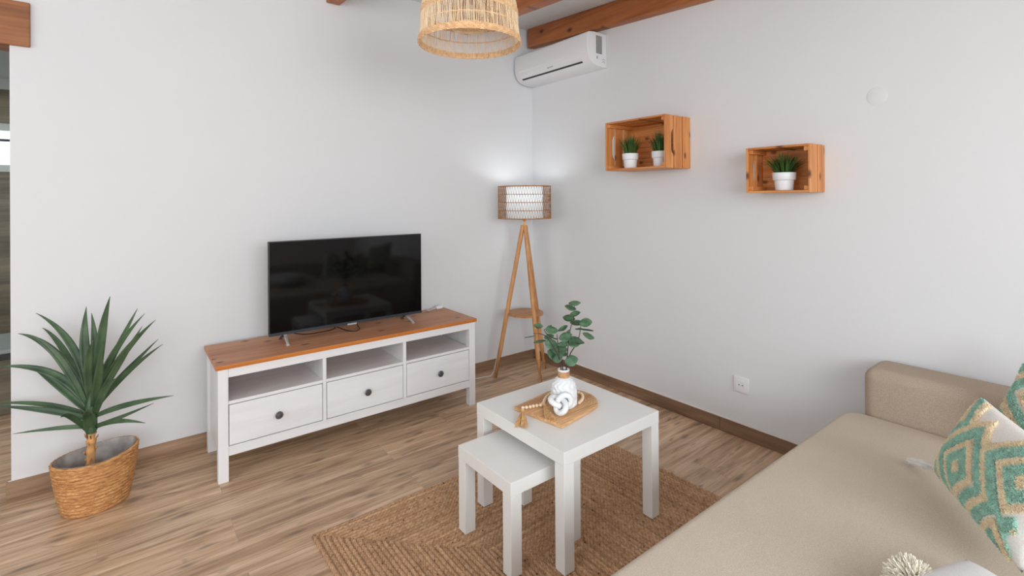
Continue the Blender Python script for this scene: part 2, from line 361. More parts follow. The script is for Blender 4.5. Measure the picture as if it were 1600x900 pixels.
def obj(name, bm, mat, parent=None, smooth=False, loc=None, auto=None, label=None):
    """bm is in world coordinates; origin put at the parent's base, or at loc"""
    off = Vector(OFF[parent]) if parent else Vector(loc or (0, 0, 0))
    bmesh.ops.recalc_face_normals(bm, faces=bm.faces[:]) if auto != 'keep' else None
    bm.transform(Matrix.Translation(-off))
    me = bpy.data.meshes.new(name); bm.to_mesh(me); bm.free()
    ms = mat if isinstance(mat, (list, tuple)) else [mat]
    for m in ms: me.materials.append(m)
    o = bpy.data.objects.new(name, me); COL.objects.link(o)
    if parent: o.parent = parent
    else: o.location = off
    OFF[o] = off
    if smooth:
        for p in me.polygons: p.use_smooth = True
        if smooth != 'all':
            try: me.set_sharp_from_angle(angle=math.radians(smooth if not isinstance(smooth, bool) else 40))
            except Exception: pass
    if label: o['label'] = label
    return o
def thing(name, loc, label, cat, group=None):
    o = bpy.data.objects.new(name, None); o.empty_display_size = 0.1; COL.objects.link(o); o.location = loc; OFF[o] = Vector(loc)
    o['label'] = label; o['category'] = cat
    if group: o['group'] = group
    return o
def tag(o, label, cat, group=None):
    o['label'] = label; o['category'] = cat
    if group: o['group'] = group
    return o
def struct(name, bm, mat, **k):
    o = obj(name, bm, mat, **k); o['kind'] = 'structure'; return o
def dup(root, loc, label):
    r = root.copy(); COL.objects.link(r); r.location = loc; r['label'] = label
    for ch in list(root.children):
        c = ch.copy(); COL.objects.link(c); c.parent = r
        for g in list(ch.children):
            d = g.copy(); COL.objects.link(d); d.parent = c
    return r

# ------------------------------------------------------------------ room shell
X0, Y1 = -5.4, -5.2                       # far left and rear extents
SL = 0.0616                               # the ceiling falls towards the rear
CZ = lambda y: 2.742+SL*y
XE = -3.119                               # free end of the television wall
bm = new(); box(bm, (X0-.1, Y1-.1, -.1), (.1, 3.0, 0)); struct('floor', bm, MT['floor'])
# ceiling, sloping
bm = new()
vs = [bm.verts.new(p) for p in [(X0, 0.14, CZ(.14)), (.1, 0.14, CZ(.14)), (.1, Y1, CZ(Y1)), (X0, Y1, CZ(Y1))]]
f = bm.faces.new(vs); e = bmesh.ops.extrude_face_region(bm, geom=[f])
for v in e['geom']:
    if isinstance(v, bmesh.types.BMVert): v.co.z += .1
struct('ceiling', bm, MT['ceiling'])
# television wall with its free left end; the lintel carries the wall over the opening
bm = new(); box(bm, (XE, 0, 0), (0.1, .14, 2.76)); struct('wall_back', bm, MT['wall'])
bm = new(); box(bm, (X0, 0, 2.262), (XE, .14, 2.76)); struct('wall_over_opening', bm, MT['wall'])
bm = new(); box(bm, (0, Y1, 0), (.12, .0, 2.8)); struct('wall_right', bm, MT['wall'])
# rear wall with a wide window, left wall with a window (behind the camera)
def wall_with_hole(name, x0, x1, z1, hx0, hx1, hz0, hz1, y, th, axis):
    bm = new()
    for a, b in (((x0, 0), (hx0, z1)), ((hx1, 0), (x1, z1)), ((hx0, 0), (hx1, hz0)), ((hx0, hz1), (hx1, z1))):
        if axis == 0: box(bm, (a[0], y-th, a[1]), (b[0], y, b[1]))
        else: box(bm, (y-th, a[0], a[1]), (y, b[0], b[1]))
    struct(name, bm, MT['wall'])
wall_with_hole('wall_front', X0, 0.0, 2.42, -4.6, -.9, .8, 2.3, Y1, .1, 0)
wall_with_hole('wall_left', Y1, 0.0, 2.74, -4.3, -0.9, .7, 2.3, X0, .1, 1)
# skirting boards of the same wood-look tile, with their joints
def skirting(name, mat, segs, axis):
    bm = new()
    for a, b in segs:
        if axis == 0: box(bm, (a, -.012, 0), (b, .0, .076), .0015, 1)
        else: box(bm, (-.012, a, 0), (0, b, .076), .0015, 1)
    return struct(name, bm, mat)
skirting('baseboard_back', MT['base'], [(-3.135, -2.18), (-2.178, -1.0), (-.998, -.012)], 0)
skirting('baseboard_right', MT['base_y'], [(-5.2, -2.9), (-2.898, -1.66), (-1.658, -.83), (-.828, -.012)], 1)
bm = new(); box(bm, (-.009, -5.2, .076), (0, -.0, .083), .002, 1); struct('trim_1', bm, MT['caulk'])
bm = new(); box(bm, (-3.13, -.007, .076), (0, 0, .080), .002, 1); struct('trim_2', bm, MT['caulk'])
# far room seen through the opening
bm = new(); box(bm, (X0, 2.9, 0), (-3.0, 3.0, 1.60)); box(bm, (X0, 2.9, 2.02), (-3.0, 3.0, 2.31)); box(bm, (-3.25, 2.9, 1.6), (-3.0, 3.0, 2.02)); box(bm, (X0, 2.9, 1.6), (-4.6, 3.0, 2.02))
struct('wall_far', bm, MT['cladding'])
bm = new(); box(bm, (X0, 2.86, 2.31), (-3.0, 3.0, 2.8)); box(bm, (X0, 2.84, 2.38), (-3.0, 2.86, 2.40)); struct('wall_far_upper', bm, MT['hood'])
bm = new(); box(bm, (-3.1, .14, 0), (-3.0, 2.9, 2.8)); struct('wall_far_side', bm, MT['wall'])
bm = new(); box(bm, (X0-.1, .14, 0), (X0, 3, 2.8)); struct('wall_far_left', bm, MT['wall'])
bm = new(); box(bm, (X0, .14, 2.75), (-3.0, 3.0, 2.85)); struct('ceiling_far', bm, MT['ceiling'])
bm = new()
for a, b in (((-4.6, 1.6), (-3.25, 1.66)), ((-4.6, 1.96), (-3.25, 2.02)), ((-4.6, 1.66), (-4.54, 1.96)), ((-3.31, 1.66), (-3.25, 1.96))):
    box(bm, (a[0], 2.91, a[1]), (b[0], 2.97, b[1]))
wf = struct('window_1', bm, MT['hood'])
bm = new(); box(bm, (-4.54, 2.935, 1.66), (-3.31, 2.94, 1.96)); obj('pane', bm, MT['glass'], wf)
bm = new(); box(bm, (-4.54, 2.92, 1.865), (-3.31, 2.935, 1.885)); obj('glazing_bar', bm, MT['dark'], wf)
# bench in the far room
t = thing('low_bench', (-4.1, 1.45, 0), 'low grey-topped bench with a black edge in the room beyond the opening', 'bench')
bm = new(); box(bm, (-5.0, 1.2, .395), (-3.2, 1.75, .42), .003, 1); obj('bench_top', bm, MT['stone'], t)
bm = new(); box(bm, (-5.0, 1.19, .36), (-3.2, 1.75, .395), .003, 1); obj('edge_rail', bm, MT['dark'], t, label='black edge rail')
bm = new(); box(bm, (-4.95, 1.25, 0), (-3.25, 1.72, .36), .003, 1); obj('bench_body', bm, MT['cladding'], t)

# ceiling beams
def beam(x0, x1, y0, label):
    bm = new(); y1 = -5.2
    poly = [(x0, 0), (x1, 0), (x1, .156), (x0, .156)]
    A = [bm.verts.new((x, y0, 2.585+SL*y0+z)) for x, z in poly]; B = [bm.verts.new((x, y1, 2.585+SL*y1+z)) for x, z in poly]
    bm.faces.new(A); bm.faces.new(B[::-1])
    for i in range(4): bm.faces.new((A[i], B[i], B[(i+1) % 4], A[(i+1) % 4]))
    bmesh.ops.recalc_face_normals(bm, faces=bm.faces[:])
    bmesh.ops.bevel(bm, geom=bm.edges[:], offset=.006, segments=2, profile=.5, affect='EDGES')
    o = obj('ceiling_beam', bm, MT['beam'], loc=((x0+x1)/2, y0, 2.585))
    return tag(o, label, 'beam', 'stained wooden ceiling beams')
beam(-.072, 0, -.03, 'brown stained ceiling beam along the right wall just above the air conditioner')
beam(-.72, -.64, 0, 'brown stained ceiling beam seen right beside the woven pendant shade')
beam(-1.70, -1.615, 0, 'short visible stub of ceiling beam at the top edge, left of the pendant')
bm = new(); box(bm, (X0, -.018, 2.058), (-3.049, .0, 2.262), .004, 2); box(bm, (X0, 0.0, 2.058), (XE-.0, .14, 2.262), .004, 1)
tag(obj('lintel_beam', bm, MT['beam_x'], loc=(-4, 0, 2.058)), 'brown wooden lintel over the opening at the upper left corner', 'beam')

# ------------------------------------------------------------------ rug
RX0, RX1, RY0, RY1 = -2.125, -.622, -3.25, -1.128
bm = new(); uvl = bm.loops.layers.uv.new('UVMap')
BW = .0185; half = (RX1-RX0)/2; nr = int(half/BW)
def rect(d): return [(RX0+d, RY1-d), (RX1-d, RY1-d), (RX1-d, RY0+d), (RX0+d, RY0+d)]
def rv(d, h):
    return [(x, y, h) for x, y in rect(min(d, half-.0005))]
levels = []
for i in range(nr+1):
    for k, hh in ((0.0, .0045), (.2, .0105), (.5, .0125), (.8, .0105)):
        levels.append(((i+k)*BW, hh))
levels = [l for l in levels if l[0] < half]
DIV = [60, 84, 60, 84]
rng = random.Random(3)
rows = []
for d, h in levels:
    cs = rect(d); row = []
    for s in range(4):
        a, b = cs[s], cs[(s+1) % 4]
        for k in range(DIV[s]):
            tt = k/DIV[s]; wob = .0022*math.sin(17*tt+s*2+d*3)+.0015*math.sin(41*tt+s+d*9)
            nx, ny = [(0, -1), (-1, 0), (0, 1), (1, 0)][s]
            fade = math.sin(math.pi*tt)
            row.append((a[0]+(b[0]-a[0])*tt+nx*wob*fade, a[1]+(b[1]-a[1])*tt+ny*wob*fade, h+rng.uniform(-.0008, .0008), s, tt, d))
    rows.append(row)
V = [[bm.verts.new(q[:3]) for q in row] for row in rows]
n_ = len(V[0])
low = [bm.verts.new((q[0], q[1], 0.0005)) for q in rows[0]]
for i in range(-1, len(V)-1):
    A = low if i < 0 else V[i]; B = V[i+1]; RA = rows[max(i, 0)]; RB = rows[i+1]
    for j in range(n_):
        jj = (j+1) % n_
        f = bm.faces.new((A[j], A[jj], B[jj], B[j])); f.smooth = True
        s = RA[j][3]
        for lp, (R, q, first) in zip(f.loops, ((RA, j, 1), (RA, jj, 0), (RB, jj, 0), (RB, j, 1))):
            x, y = R[q][0], R[q][1]; al = x if s in (0, 2) else y
            lp[uvl].uv = (al+s*5.3, R[q][5]/BW if i >= 0 or lp.vert in B else 0)
f = bm.faces.new(V[-1]); 
rug = obj('braided_rug', bm, MT['rug'], loc=((RX0+RX1)/2, (RY0+RY1)/2, 0))
tag(rug, 'rectangular braided jute rug under the white nesting tables', 'rug')

# ------------------------------------------------------------------ television bench
UX0, UX1, UY0, UY1, UZ = -2.374, -.897, -.050, -.4836, .560
t = thing('tv_bench', ((UX0+UX1)/2, (UY0+UY1)/2, 0), 'long white television bench with an orange pine top and three drawers', 'tv bench')
bm = new(); box(bm, (UX0, UY1, UZ-.021), (UX1, UY0, UZ), .003, 2)
bm.faces.ensure_lookup_table()
for f in bm.faces:
    if f.normal.z < .6: f.material_index = 1
obj('bench_top', bm, [MT['pine_x'], MT['pine_edge']], t, label='orange pine top with dark knots')
ix0, ix1, fy, by = UX0+.010, UX1-.010, UY1+.008, UY0-.006
ZT = UZ-.0212
for x0, x1 in ((ix0, ix0+.044), (ix1-.044, ix1)):
    bm = new(); box(bm, (x0, fy, 0), (x1, fy+.044, ZT), .002, 2); obj('leg', bm, MT['white_z'], t)
    bm = new(); box(bm, (x0, by-.044, 0), (x1, by, ZT), .002, 2); obj('leg', bm, MT['white_z'], t)
for x0, x1 in ((ix0+.012, ix0+.030), (ix1-.030, ix1-.012)):
    bm = new(); box(bm, (x0, fy+.044, .118), (x1, by-.044, ZT), .001, 1); obj('side_panel', bm, MT['white_z'], t)
a0, a1 = ix0+.0442, ix1-.0442
bm = new(); box(bm, (a0, fy+.002, .496), (a1, fy+.024, ZT), .0015, 2); obj('top_rail', bm, MT['white_x'], t)
bm = new(); box(bm, (a0, fy+.002, .121), (a1, fy+.024, .166), .0015, 2); obj('bottom_rail', bm, MT['white_x'], t)
DVS = [(-1.878, -1.859), (-1.413, -1.394)]
for x0, x1 in DVS:
    bm = new(); box(bm, (x0, fy+.003, .1662), (x1, by-.01, .4958), .001, 1); obj('divider', bm, MT['white_z'], t)
bays = [(a0, DVS[0][0]), (DVS[0][1], DVS[1][0]), (DVS[1][1], a1)]
for x0, x1 in bays:
    bm = new(); box(bm, (x0+.0003, fy+.003, .366), (x1-.0003, by-.01, .382), .001, 1); obj('shelf', bm, MT['white_x'], t)
    bm = new(); box(bm, (x0+.003, fy+.003, .170), (x1-.003, fy+.021, .362), .0015, 2)
    box(bm, (x0+.02, fy+.021, .19), (x1-.02, by-.04, .34))
    d = obj('drawer', bm, MT['white_x'], t)
    cx = (x0+x1)/2; bm = new()
    prof = [(.007, 0), (.007, .010), (.013, .013), (.0180, .018), (.0190, .022), (.015, .027), (.011, .0265), (.005, .029)]
    tmp = new(); capped_lathe(tmp, prof, (0, 0, 0), 20)
    tmp.transform(Matrix.Translation((cx, fy+.003, .262)) @ Matrix.Rotation(math.pi/2, 4, 'X')); merge(bm, tmp)
    obj('knob', bm, MT['knob'], d, smooth=True, label='round dark pewter knob')
bm = new(); box(bm, (a0, by-.016, .125), (a1, by-.010, ZT)); obj('back_panel', bm, MT['white_x'], t)

# ------------------------------------------------------------------ television
TXL, TXR, TY = -2.098, -1.192, -.268
t = thing('television', ((TXL+TXR)/2, TY+.02, UZ), 'black flat-screen television standing on the pine-topped bench', 'television')
ang = math.radians(-0.9); TM = Matrix.Translation((TXL, TY, 0)) @ Matrix.Rotation(ang, 4, 'Z') @ Matrix.Translation((-TXL, -TY, 0))
def tv(bm): bm.transform(TM); return bm
bm = new(); box(bm, (TXL, TY, .607), (TXR, TY+.028, 1.117), .002, 2); box(bm, (TXL+.12, TY+.026, .63), (TXR-.12, TY+.065, .95), .012, 3); obj('housing', tv(bm), MT['tvframe'], t)
bm = new(); box(bm, (TXL+.006, TY-.0012, .6215), (TXR-.006, TY+.002, 1.112)); obj('screen', tv(bm), MT['screen'], t)
bm = new(); box(bm, (TXL, TY-.004, .606), (TXR, TY+.002, .6205), .001, 1); obj('lower_bezel', tv(bm), MT['tvsill'], t)
bm = new(); box(bm, (-1.675, TY-.008, .6015), (-1.620, TY+.004, .611), .002, 2); obj('sensor_tab', tv(bm), MT['greyplastic'], t)
for fx in (-2.03, -1.29):
    for s in (-1, 1):
        bm = new(); tube(bm, [(fx+(.016 if fx < -2 else 0), TY+.014, .612), (fx+(.014 if fx < -2 else .004), TY+.014+s*.030, .590), (fx+.012, TY+.014+s*.078, .5685)], [.009, .008, .0065], 8)
        box(bm, (fx+.003, TY+.014+s*.078-.010, UZ+.0005), (fx+.021, TY+.014+s*.078+.010, UZ+.005), .001, 1)
        obj('foot', bm, MT['steel'] if s < 0 else MT['knob'], t, smooth=True)
# cables on the bench
c1 = [at(*q, 2, UZ+.004) for q in ((455, 518), (462, 521), (480, 522), (500, 519), (515, 516), (524, 512), (520, 508))]
def smoothpath(pts, n=8):
    P = [Vector(p) for p in pts]; P = [P[0]]+P+[P[-1]]; out = []
    for i in range(1, len(P)-2):
        for k in range(n):
            s = k/n; a, b, c, d = P[i-1], P[i], P[i+1], P[i+2]
            out.append(.5*((2*b)+(c-a)*s+(2*a-5*b+4*c-d)*s*s+(3*b-a-3*c+d)*s**3))
    out.append(P[-2]); return out
bm = new(); tube(bm, smoothpath(c1), .0028, 6); tag(obj('cable', bm, MT['black'], loc=c1[0], smooth=True), 'thin dark cable trailing left under the television', 'cable', 'television cables')
c2 = [at(*q, 2, UZ+.004) for q in ((527, 511), (535, 514), (545, 517), (557, 517), (562, 513), (559, 509))]+[at(557, 504, 1, TY+.03)]
bm = new(); tube(bm, smoothpath(c2), .0028, 6); tag(obj('cable', bm, MT['black'], loc=c2[0], smooth=True), 'dark cable looping up to the middle of the television', 'cable', 'television cables')
# white plug adapter at the back corner of the bench
ap = at(683, 482, 2, UZ)
t = thing('plug_adapter', (ap.x-.0, -.085, UZ), 'small white plug adapter at the right rear of the pine top', 'adapter')
bm = new(); box(bm, (ap.x-.02, -.095, UZ+.001), (ap.x+.03, -.065, UZ+.022), .006, 3); obj('body', bm, MT['whiteplastic'], t, smooth=True)
bm = new(); tube(bm, smoothpath([(ap.x-.02, -.08, UZ+.008), (ap.x-.05, -.082, UZ+.004), (ap.x-.085, -.09, UZ+.004), (ap.x-.09, -.066, UZ+.01)]), .0025, 6); obj('cord', bm, MT['whiteplastic'], t, smooth=True)

# ------------------------------------------------------------------ nesting tables
def side_table(x0, y1, s, h, th, lw, label, rot=0.0):
    t = thing('side_table', (x0+s/2, y1-s/2, .0), label, 'side table', 'white nesting side tables')
    zf = .0135
    bm = new(); box(bm, (x0, y1-s, h-th), (x0+s, y1, h), .0015, 2); obj('table_top', bm, MT['lack'], t)
    for ax in (x0, x0+s-lw):
        for ay in (y1-s, y1-lw):
            bm = new(); box(bm, (ax+.0008, ay+.0008, zf), (ax+lw-.0008, ay+lw-.0008, h-th-.0006), .0012, 2); obj('leg', bm, MT['lack'], t)
    return t
TX0, TY1 = -1.4926, -1.3661
side_table(TX0, TY1, .55, .449, .050, .050, 'larger white square side table holding the vase and wooden board')
side_table(TX0-.1571-.0, TY1-.0988, .3468, .350, .050, .050, 'smaller white square side table tucked partly under the larger one')

# ------------------------------------------------------------------ serving board
BZ = .450
ba = Vector((-1.413, -1.532)); bb = Vector((-1.374, -1.781))
du = (bb-ba); wB = du.length; du.normalize(); dv = Vector((-du.y, du.x))      # dv points to +x side
if dv.x < 0: dv = -dv
Lst = .215; poly = [ba, bb]
mid = (ba+bb)/2; rr = wB/2
pts = []
for k in range(0, 25):
    a = math.pi*k/24
    pts.append(mid+dv*(Lst+.12*math.sin(a))+du*(rr*math.cos(a)))
poly = [(p.x, p.y) for p in [ba, bb]+pts]
t = thing('serving_board', (mid.x, mid.y, BZ), 'arch-shaped wooden serving board lying on the larger side table', 'board')
bm = new(); prism(bm, poly, BZ+.0005, BZ+.014, .0015, 2); obj('board', bm, MT['board'], t, smooth=30)
# raised rim grooves of the board: thin carved arcs
bm = new()
for inset in (.018, .032, .046, .060):
    pth = []
    r2 = rr-inset
    pth.append(bb-du*inset+dv*.02)
    for k in range(0, 25):
        a = math.pi*k/24; pth.append(mid+dv*(Lst+(.12-inset*.8)*math.sin(a))+du*(r2*math.cos(a)))
    pth.append(ba+du*inset+dv*.02)
    tube(bm, [(p.x, p.y, BZ+.0138) for p in pth], .0014, 5)
obj('carved_groove', bm, MT['cork'], t)
ZB = BZ+.0156

# ------------------------------------------------------------------ vase with eucalyptus
vc = at(881, 634, 2, ZB); vcx, vcy = vc.x, vc.y
dv_ = (Vector((vcx, vcy, ZB))-Vector((CX, CY, CH))).dot(Fv); sc_ = dv_/F_PX      # metres per pixel there
t = thing('vase', (vcx, vcy, ZB), 'white ribbed ceramic vase with a wooden neck on the serving board', 'vase')
RV = 20.2*sc_; HB = 0.128
prof = [(RV*.62, 0), (RV*.86, .002), (RV*.97, .012), (RV, .035), (RV*.99, .062), (RV*.93, .086), (RV*.80, .105), (RV*.60, .118), (RV*.46, .123)]
fine = []
for i in range(len(prof)-1):
    for k in range(6):
        s = k/6; fine.append((prof[i][0]*(1-s)+prof[i+1][0]*s, prof[i][1]*(1-s)+prof[i+1][1]*s))
fine.append(prof[-1])
def honey(a, i):
    z = fine[i][1]
    w = math.sin(a*14+math.pi*(math.sin(z*150)))
    return 1+.05*w*(1 if .006 < z < .108 else .2)
bm = new(); r = lathe(bm, fine, (vcx, vcy, ZB+.0005), 112, fn=honey); bm.faces.new(r[0][::-1]); obj('body', bm, MT['ceramic'], t, smooth='all')
nr_ = 9.2*sc_
bm = new(); capped_lathe(bm, [(nr_*.98, .120), (nr_, .124), (nr_, .147), (nr_*.97, .149)], (vcx, vcy, ZB), 32); obj('neck', bm, MT['cork'], t, smooth=40, label='pale wooden neck ring')
bm = new(); lathe(bm, [(nr_*.9, .148), (nr_*1.02, .150), (nr_*1.02, .155), (nr_*.85, .157), (nr_*.72, .154), (nr_*.72, .13)], (vcx, vcy, ZB), 32); obj('lip', bm, MT['ceramic'], t, smooth=50)
vt = Vector((vcx, vcy, ZB+.152))
right = Vector((Rv.x, Rv.y, 0)).normalized(); fwd = Vector((Fv.x, Fv.y, 0)).normalized()
def vp(px, py, dd=0.0):
    """point beside the vase, dd metres behind its axis"""
    dpt = dv_+dd
    return Vector((CX, CY, CH))+(Fv+Rv*((px-800)/F_PX)-Uv*((py-Y0)/F_PX))*dpt
t = thing('eucalyptus_branch', tuple(vt), 'green eucalyptus sprigs with round leaves standing in the white vase', 'plant')
stems = [[(880, 588, 0), (878, 565, .0), (873, 548, .01), (871, 530, .01), (870, 522, .01)],
         [(884, 588, 0), (886, 560, 0), (888, 538, -.01), (891, 515, -.01), (896, 498, -.01), (897, 484, -.01), (898, 474, -.01)],
         [(886, 588, .01), (890, 556, .02), (899, 540, .03), (905, 525, .03), (907, 512, .04), (910, 502, .04)],
         [(878, 588, -.01), (874, 560, -.02), (866, 545, -.03), (858, 532, -.04), (851, 524, -.05), (840, 521, -.06), (833, 522, -.06)],
         [(871, 530, .01), (862, 527, .0), (853, 520, -.01), (850, 514, -.01)]]
bm = new()
for s in stems:
    P = smoothpath([vp(*q) for q in s], 5); n = len(P)
    tube(bm, P, [.0028-.0017*i/n for i in range(n)], 6)
obj('stem', bm, MT['twig'], t, smooth=True)
leaves = [(841, 510, 9, 11, 80), (829, 527, 5, 14, 100), (843, 532, 15, 8, 10), (862, 517, 15, 7, -5), (857, 511, 9, 6, 40), (858, 527, 12, 5, 12),
          (861, 538, 15, 11, -8), (880, 514, 9, 13, 120), (884, 527, 16, 8, 20), (880, 537, 14, 11, 0), (873, 547, 21, 9, -4), (866, 554, 18, 14, -20),
          (897, 535, 19, 11, 5), (904, 533, 14, 9, -10), (893, 564, 16, 12, 18), (889, 496, 15, 12, -10), (898, 489, 13, 10, 15), (902, 503, 17, 11, -5),
          (915, 503, 15, 14, 5), (917, 514, 16, 6, -8), (919, 526, 15, 5, -22), (891, 482, 14, 5, -15), (898, 475, 14, 4, 5), (887, 519, 8, 6, 60), (905, 513, 10, 5, 0), (872, 560, 13, 9, 30), (880, 552, 10, 7, -30)]
rl = random.Random(5)
def round_leaf(bm, c, w, h, ang, dd):
    """cupped oval leaf, w x h metres as seen, turned by ang degrees"""
    a = math.radians(ang); ex = right*math.cos(a)+Vector((0, 0, 1))*math.sin(a); ey = -right*math.sin(a)+Vector((0, 0, 1))*math.cos(a)
    tip = math.acos(min(1, h/max(w, h))) if h < w else 0
    L = max(w, h)*.5; Wd = L*.92
    if h >= w: tip = math.acos(w/h); ex2, ey2 = ey, ex
    else: ex2, ey2 = ex, ey
    ey3 = ey2*math.cos(tip)+fwd*math.sin(tip)*(1 if dd else -1); nrm = ex2.cross(ey3)
    rows_ = []
    for i in range(9):
        s = i/8; wd = math.sin(math.pi*min(1, s*.96+.02))**.7*Wd*(1-.12*s)
        rows_.append([bm.verts.new(c+ex2*((s-.5)*2*L)+ey3*(wd*k)+nrm*(abs(k)**1.5*.12*L+(s-.5)**2*.25*L)) for k in (-1, -.5, 0, .5, 1)])
    for A, B in zip(rows_, rows_[1:]):
        for j in range(4): f = bm.faces.new((A[j], A[j+1], B[j+1], B[j])); f.smooth = True
for (x, y, w, h, a) in leaves:
    bm = new(); dd = rl.uniform(-.045, .05)
    round_leaf(bm, vp(x, y, dd), w*1.32*sc_, h*1.32*sc_, a, rl.random() < .5)
    o = obj('leaf', bm, MT['euca'], t, auto='keep'); m_ = o.modifiers.new('thick', 'SOLIDIFY'); m_.thickness = .0006

# ------------------------------------------------------------------ ceramic knot
kc = at(875.5, 641, 2, ZB+.006)
kc = Vector((kc.x, kc.y, 0))
bm = new(); P = []
KR = .0168
camk = (Vector((CX, CY, CH))-Vector((kc.x, kc.y, .5))).normalized()
nk = (camk*1.0+Vector((0, 0, .35))).normalized(); exk = Vector((Rv.x, Rv.y, 0)).normalized(); exk = (exk-nk*exk.dot(nk)).normalized(); eyk = nk.cross(exk)
for i in range(120):
    a = 2*math.pi*i/120; b_ = a+.5
    P.append(exk*(.0150*(math.sin(a)+2*math.sin(2*a)))+eyk*(.0128*(math.cos(a)-2*math.cos(2*a)))-nk*(.0150*math.sin(3*a)))
tube(bm, P, .0118, 14, closed=True)
mz = min(v.co.z for v in bm.verts)
for v in bm.verts: v.co += Vector((kc.x, kc.y, ZB-mz+.0005))-fwd*.024
tag(obj('knot_ornament', bm, MT['ceramic'], loc=(kc.x, kc.y, ZB), smooth='all'), 'white ceramic chain knot ornament leaning in front of the vase', 'ornament')

# ------------------------------------------------------------------ bead garland with tassels
t = thing('bead_garland', tuple(at(815, 640, 2, ZB)), 'string of pale wooden beads with two jute tassels on the serving board', 'garland')
brb = .0074
path = [at(*q, 2, ZB+brb) for q in ((817, 637), (826, 636), (836, 634), (847, 632), (851, 625), (856, 618), (866, 612), (884, 609), (900, 612), (909, 616), (910, 623), (905, 629), (898, 632))]
SP = smoothpath(path, 12); acc = 0; last = SP[0]; beads = [SP[0]]
for a, b in zip(SP, SP[1:]):
    acc += (b-a).length
    if acc >= brb*1.98: beads.append(b); acc = 0
bm = new(); tube(bm, SP, .0012, 5); obj('string', bm, MT['jute'], t)
for b in beads[:70]:
    if (Vector((b.x, b.y))-Vector((vcx, vcy))).length < RV*1.0+brb: continue
    bm = new(); sphere(bm, b, brb, 14, 10, (1, 1, .95)); obj('bead', bm, MT['bead'], t, smooth='all')
def tassel(top, low, w, seed, z0, nst=90):
    rt = random.Random(seed); bm = new(); top = Vector(top); low = Vector(low)
    sphere(bm, top, .007, 10, 8)
    d = (low-top); L = d.length; d.normalize(); s = Vector((-d.y, d.x, 0)).normalized()
    for k in range(nst):
        u = rt.uniform(-1, 1); hgt = rt.random(); ln = L*rt.uniform(.82, 1.08)
        pts = [top+s*(u*.003)+Vector((0, 0, hgt*.006-.002)), top+d*(ln*.45)+s*(u*w*.55)+Vector((0, 0, (1-abs(u))*hgt*.010)), top+d*ln+s*(u*w)+Vector((0, 0, (1-abs(u))*hgt*.008))]
        for p in pts: p.z = max(p.z, z0+.001)
        tube(bm, pts, .0008, 4)
    tube(bm, [top+d*.010+Vector((0, 0, .001)), top+d*.016+Vector((0, 0, .001))], .0062, 10)
    obj('tassel', bm, MT['jute'], t)
tp = at(817, 641, 2, ZB+.006); lo = at(814, 668, 2, BZ+.004); tassel(tp, lo, .027, 1, BZ+.001)
tp = at(850, 632, 2, ZB+.010); lo = at(860, 654, 2, ZB+.006); tassel(tp, lo, .020, 2, ZB)

# ------------------------------------------------------------------ tripod floor lamp
lc = Vector((-.315, -.27)); 
t = thing('floor_lamp', (lc.x, lc.y, 0), 'wooden tripod floor lamp with a woven drum shade in the corner', 'floor lamp')
feet = [(-.525, -.17), (-.345, -.478), (-.108, -.255)]
for i, (x, y) in enumerate(feet):
    d = (Vector((x, y))-lc).normalized(); top = Vector((lc.x+d.x*.012, lc.y+d.y*.012, 1.135)); bot = Vector((x, y, .001))
    if i == 2: top.z = 1.125
    bm = new(); n = 14
    ax = (top-bot); L = ax.length; a = ax.normalized(); sx_, sy_ = frame_of(a)
    tt = new(); rs = [.0135, .0165, .0165, .0165, .015]; zs = [0, .15*L, .5*L, .9*L, L]
    tube(tt, [bot+a*z for z in zs], rs, 12)
    merge(bm, tt); bmesh.ops.bisect_plane
    for v in bm.verts:
        if v.co.z < .001: v.co.z = .001
    lg = obj('leg', bm, MT['bamboo'], t, smooth=50)
    bm = new(); tube(bm, [bot+a*0.002, bot+a*.06], [.0148, .0155], 12)
    for v in bm.verts:
        if v.co.z < .0005: v.co.z = .0005
    obj('foot_cap', bm, MT['cork'], lg, smooth=50)
bm = new(); capped_lathe(bm, [(.132, 0), (.139, .003), (.139, .015), (.132, .018)], (lc.x, lc.y, .462), 48); obj('shelf', bm, MT['bamboo_x'], t, smooth=40, label='round wooden shelf between the legs')
bm = new(); capped_lathe(bm, [(.016, 1.10), (.018, 1.11), (.018, 1.138), (.012, 1.140), (.006, 1.142), (.006, 1.165), (.010, 1.168), (.0155, 1.176), (.0165, 1.183), (.014, 1.191), (.006, 1.198), (.006, 1.23)], (lc.x, lc.y, 0), 24)
obj('stem_fitting', bm, MT['gold'], t, smooth=40, label='small brass stem and ball')
bm = new(); capped_lathe(bm, [(.016, 0), (.016, .05), (.012, .052)], (lc.x, lc.y, 1.225), 20); obj('bulb_holder', bm, MT['liner'], t, smooth=True); bm = new(); sphere(bm, (lc.x, lc.y, 1.315), .03, 16, 12); obj('bulb', bm, MT['liner'], t, smooth=True)
pl_ = bpy.data.lights.new('floor_lamp_bulb', 'POINT'); pl_.energy = 1.5; pl_.shadow_soft_size = .035; pl_.color = (0.94, 0.98, 1.0)
po_ = bpy.data.objects.new('floor_lamp_bulb', pl_); COL.objects.link(po_); po_.location = (lc.x, lc.y, 1.36)
sc0, s0, s1 = (lc.x+.004, lc.y+.002), 1.186, 1.434
bm = new()
RS = .2; rows5 = [s0+.004+(s1-s0-.008)*k/4 for k in range(5)]
for k, z in enumerate(rows5):
    rad = .0042 if k in (0, 4) else .0028
    tube(bm, [(sc0[0]+RS*math.cos(a), sc0[1]+RS*math.sin(a), z) for a in [2*math.pi*j/64 for j in range(64)]], rad, 6, closed=True)
nz = 62
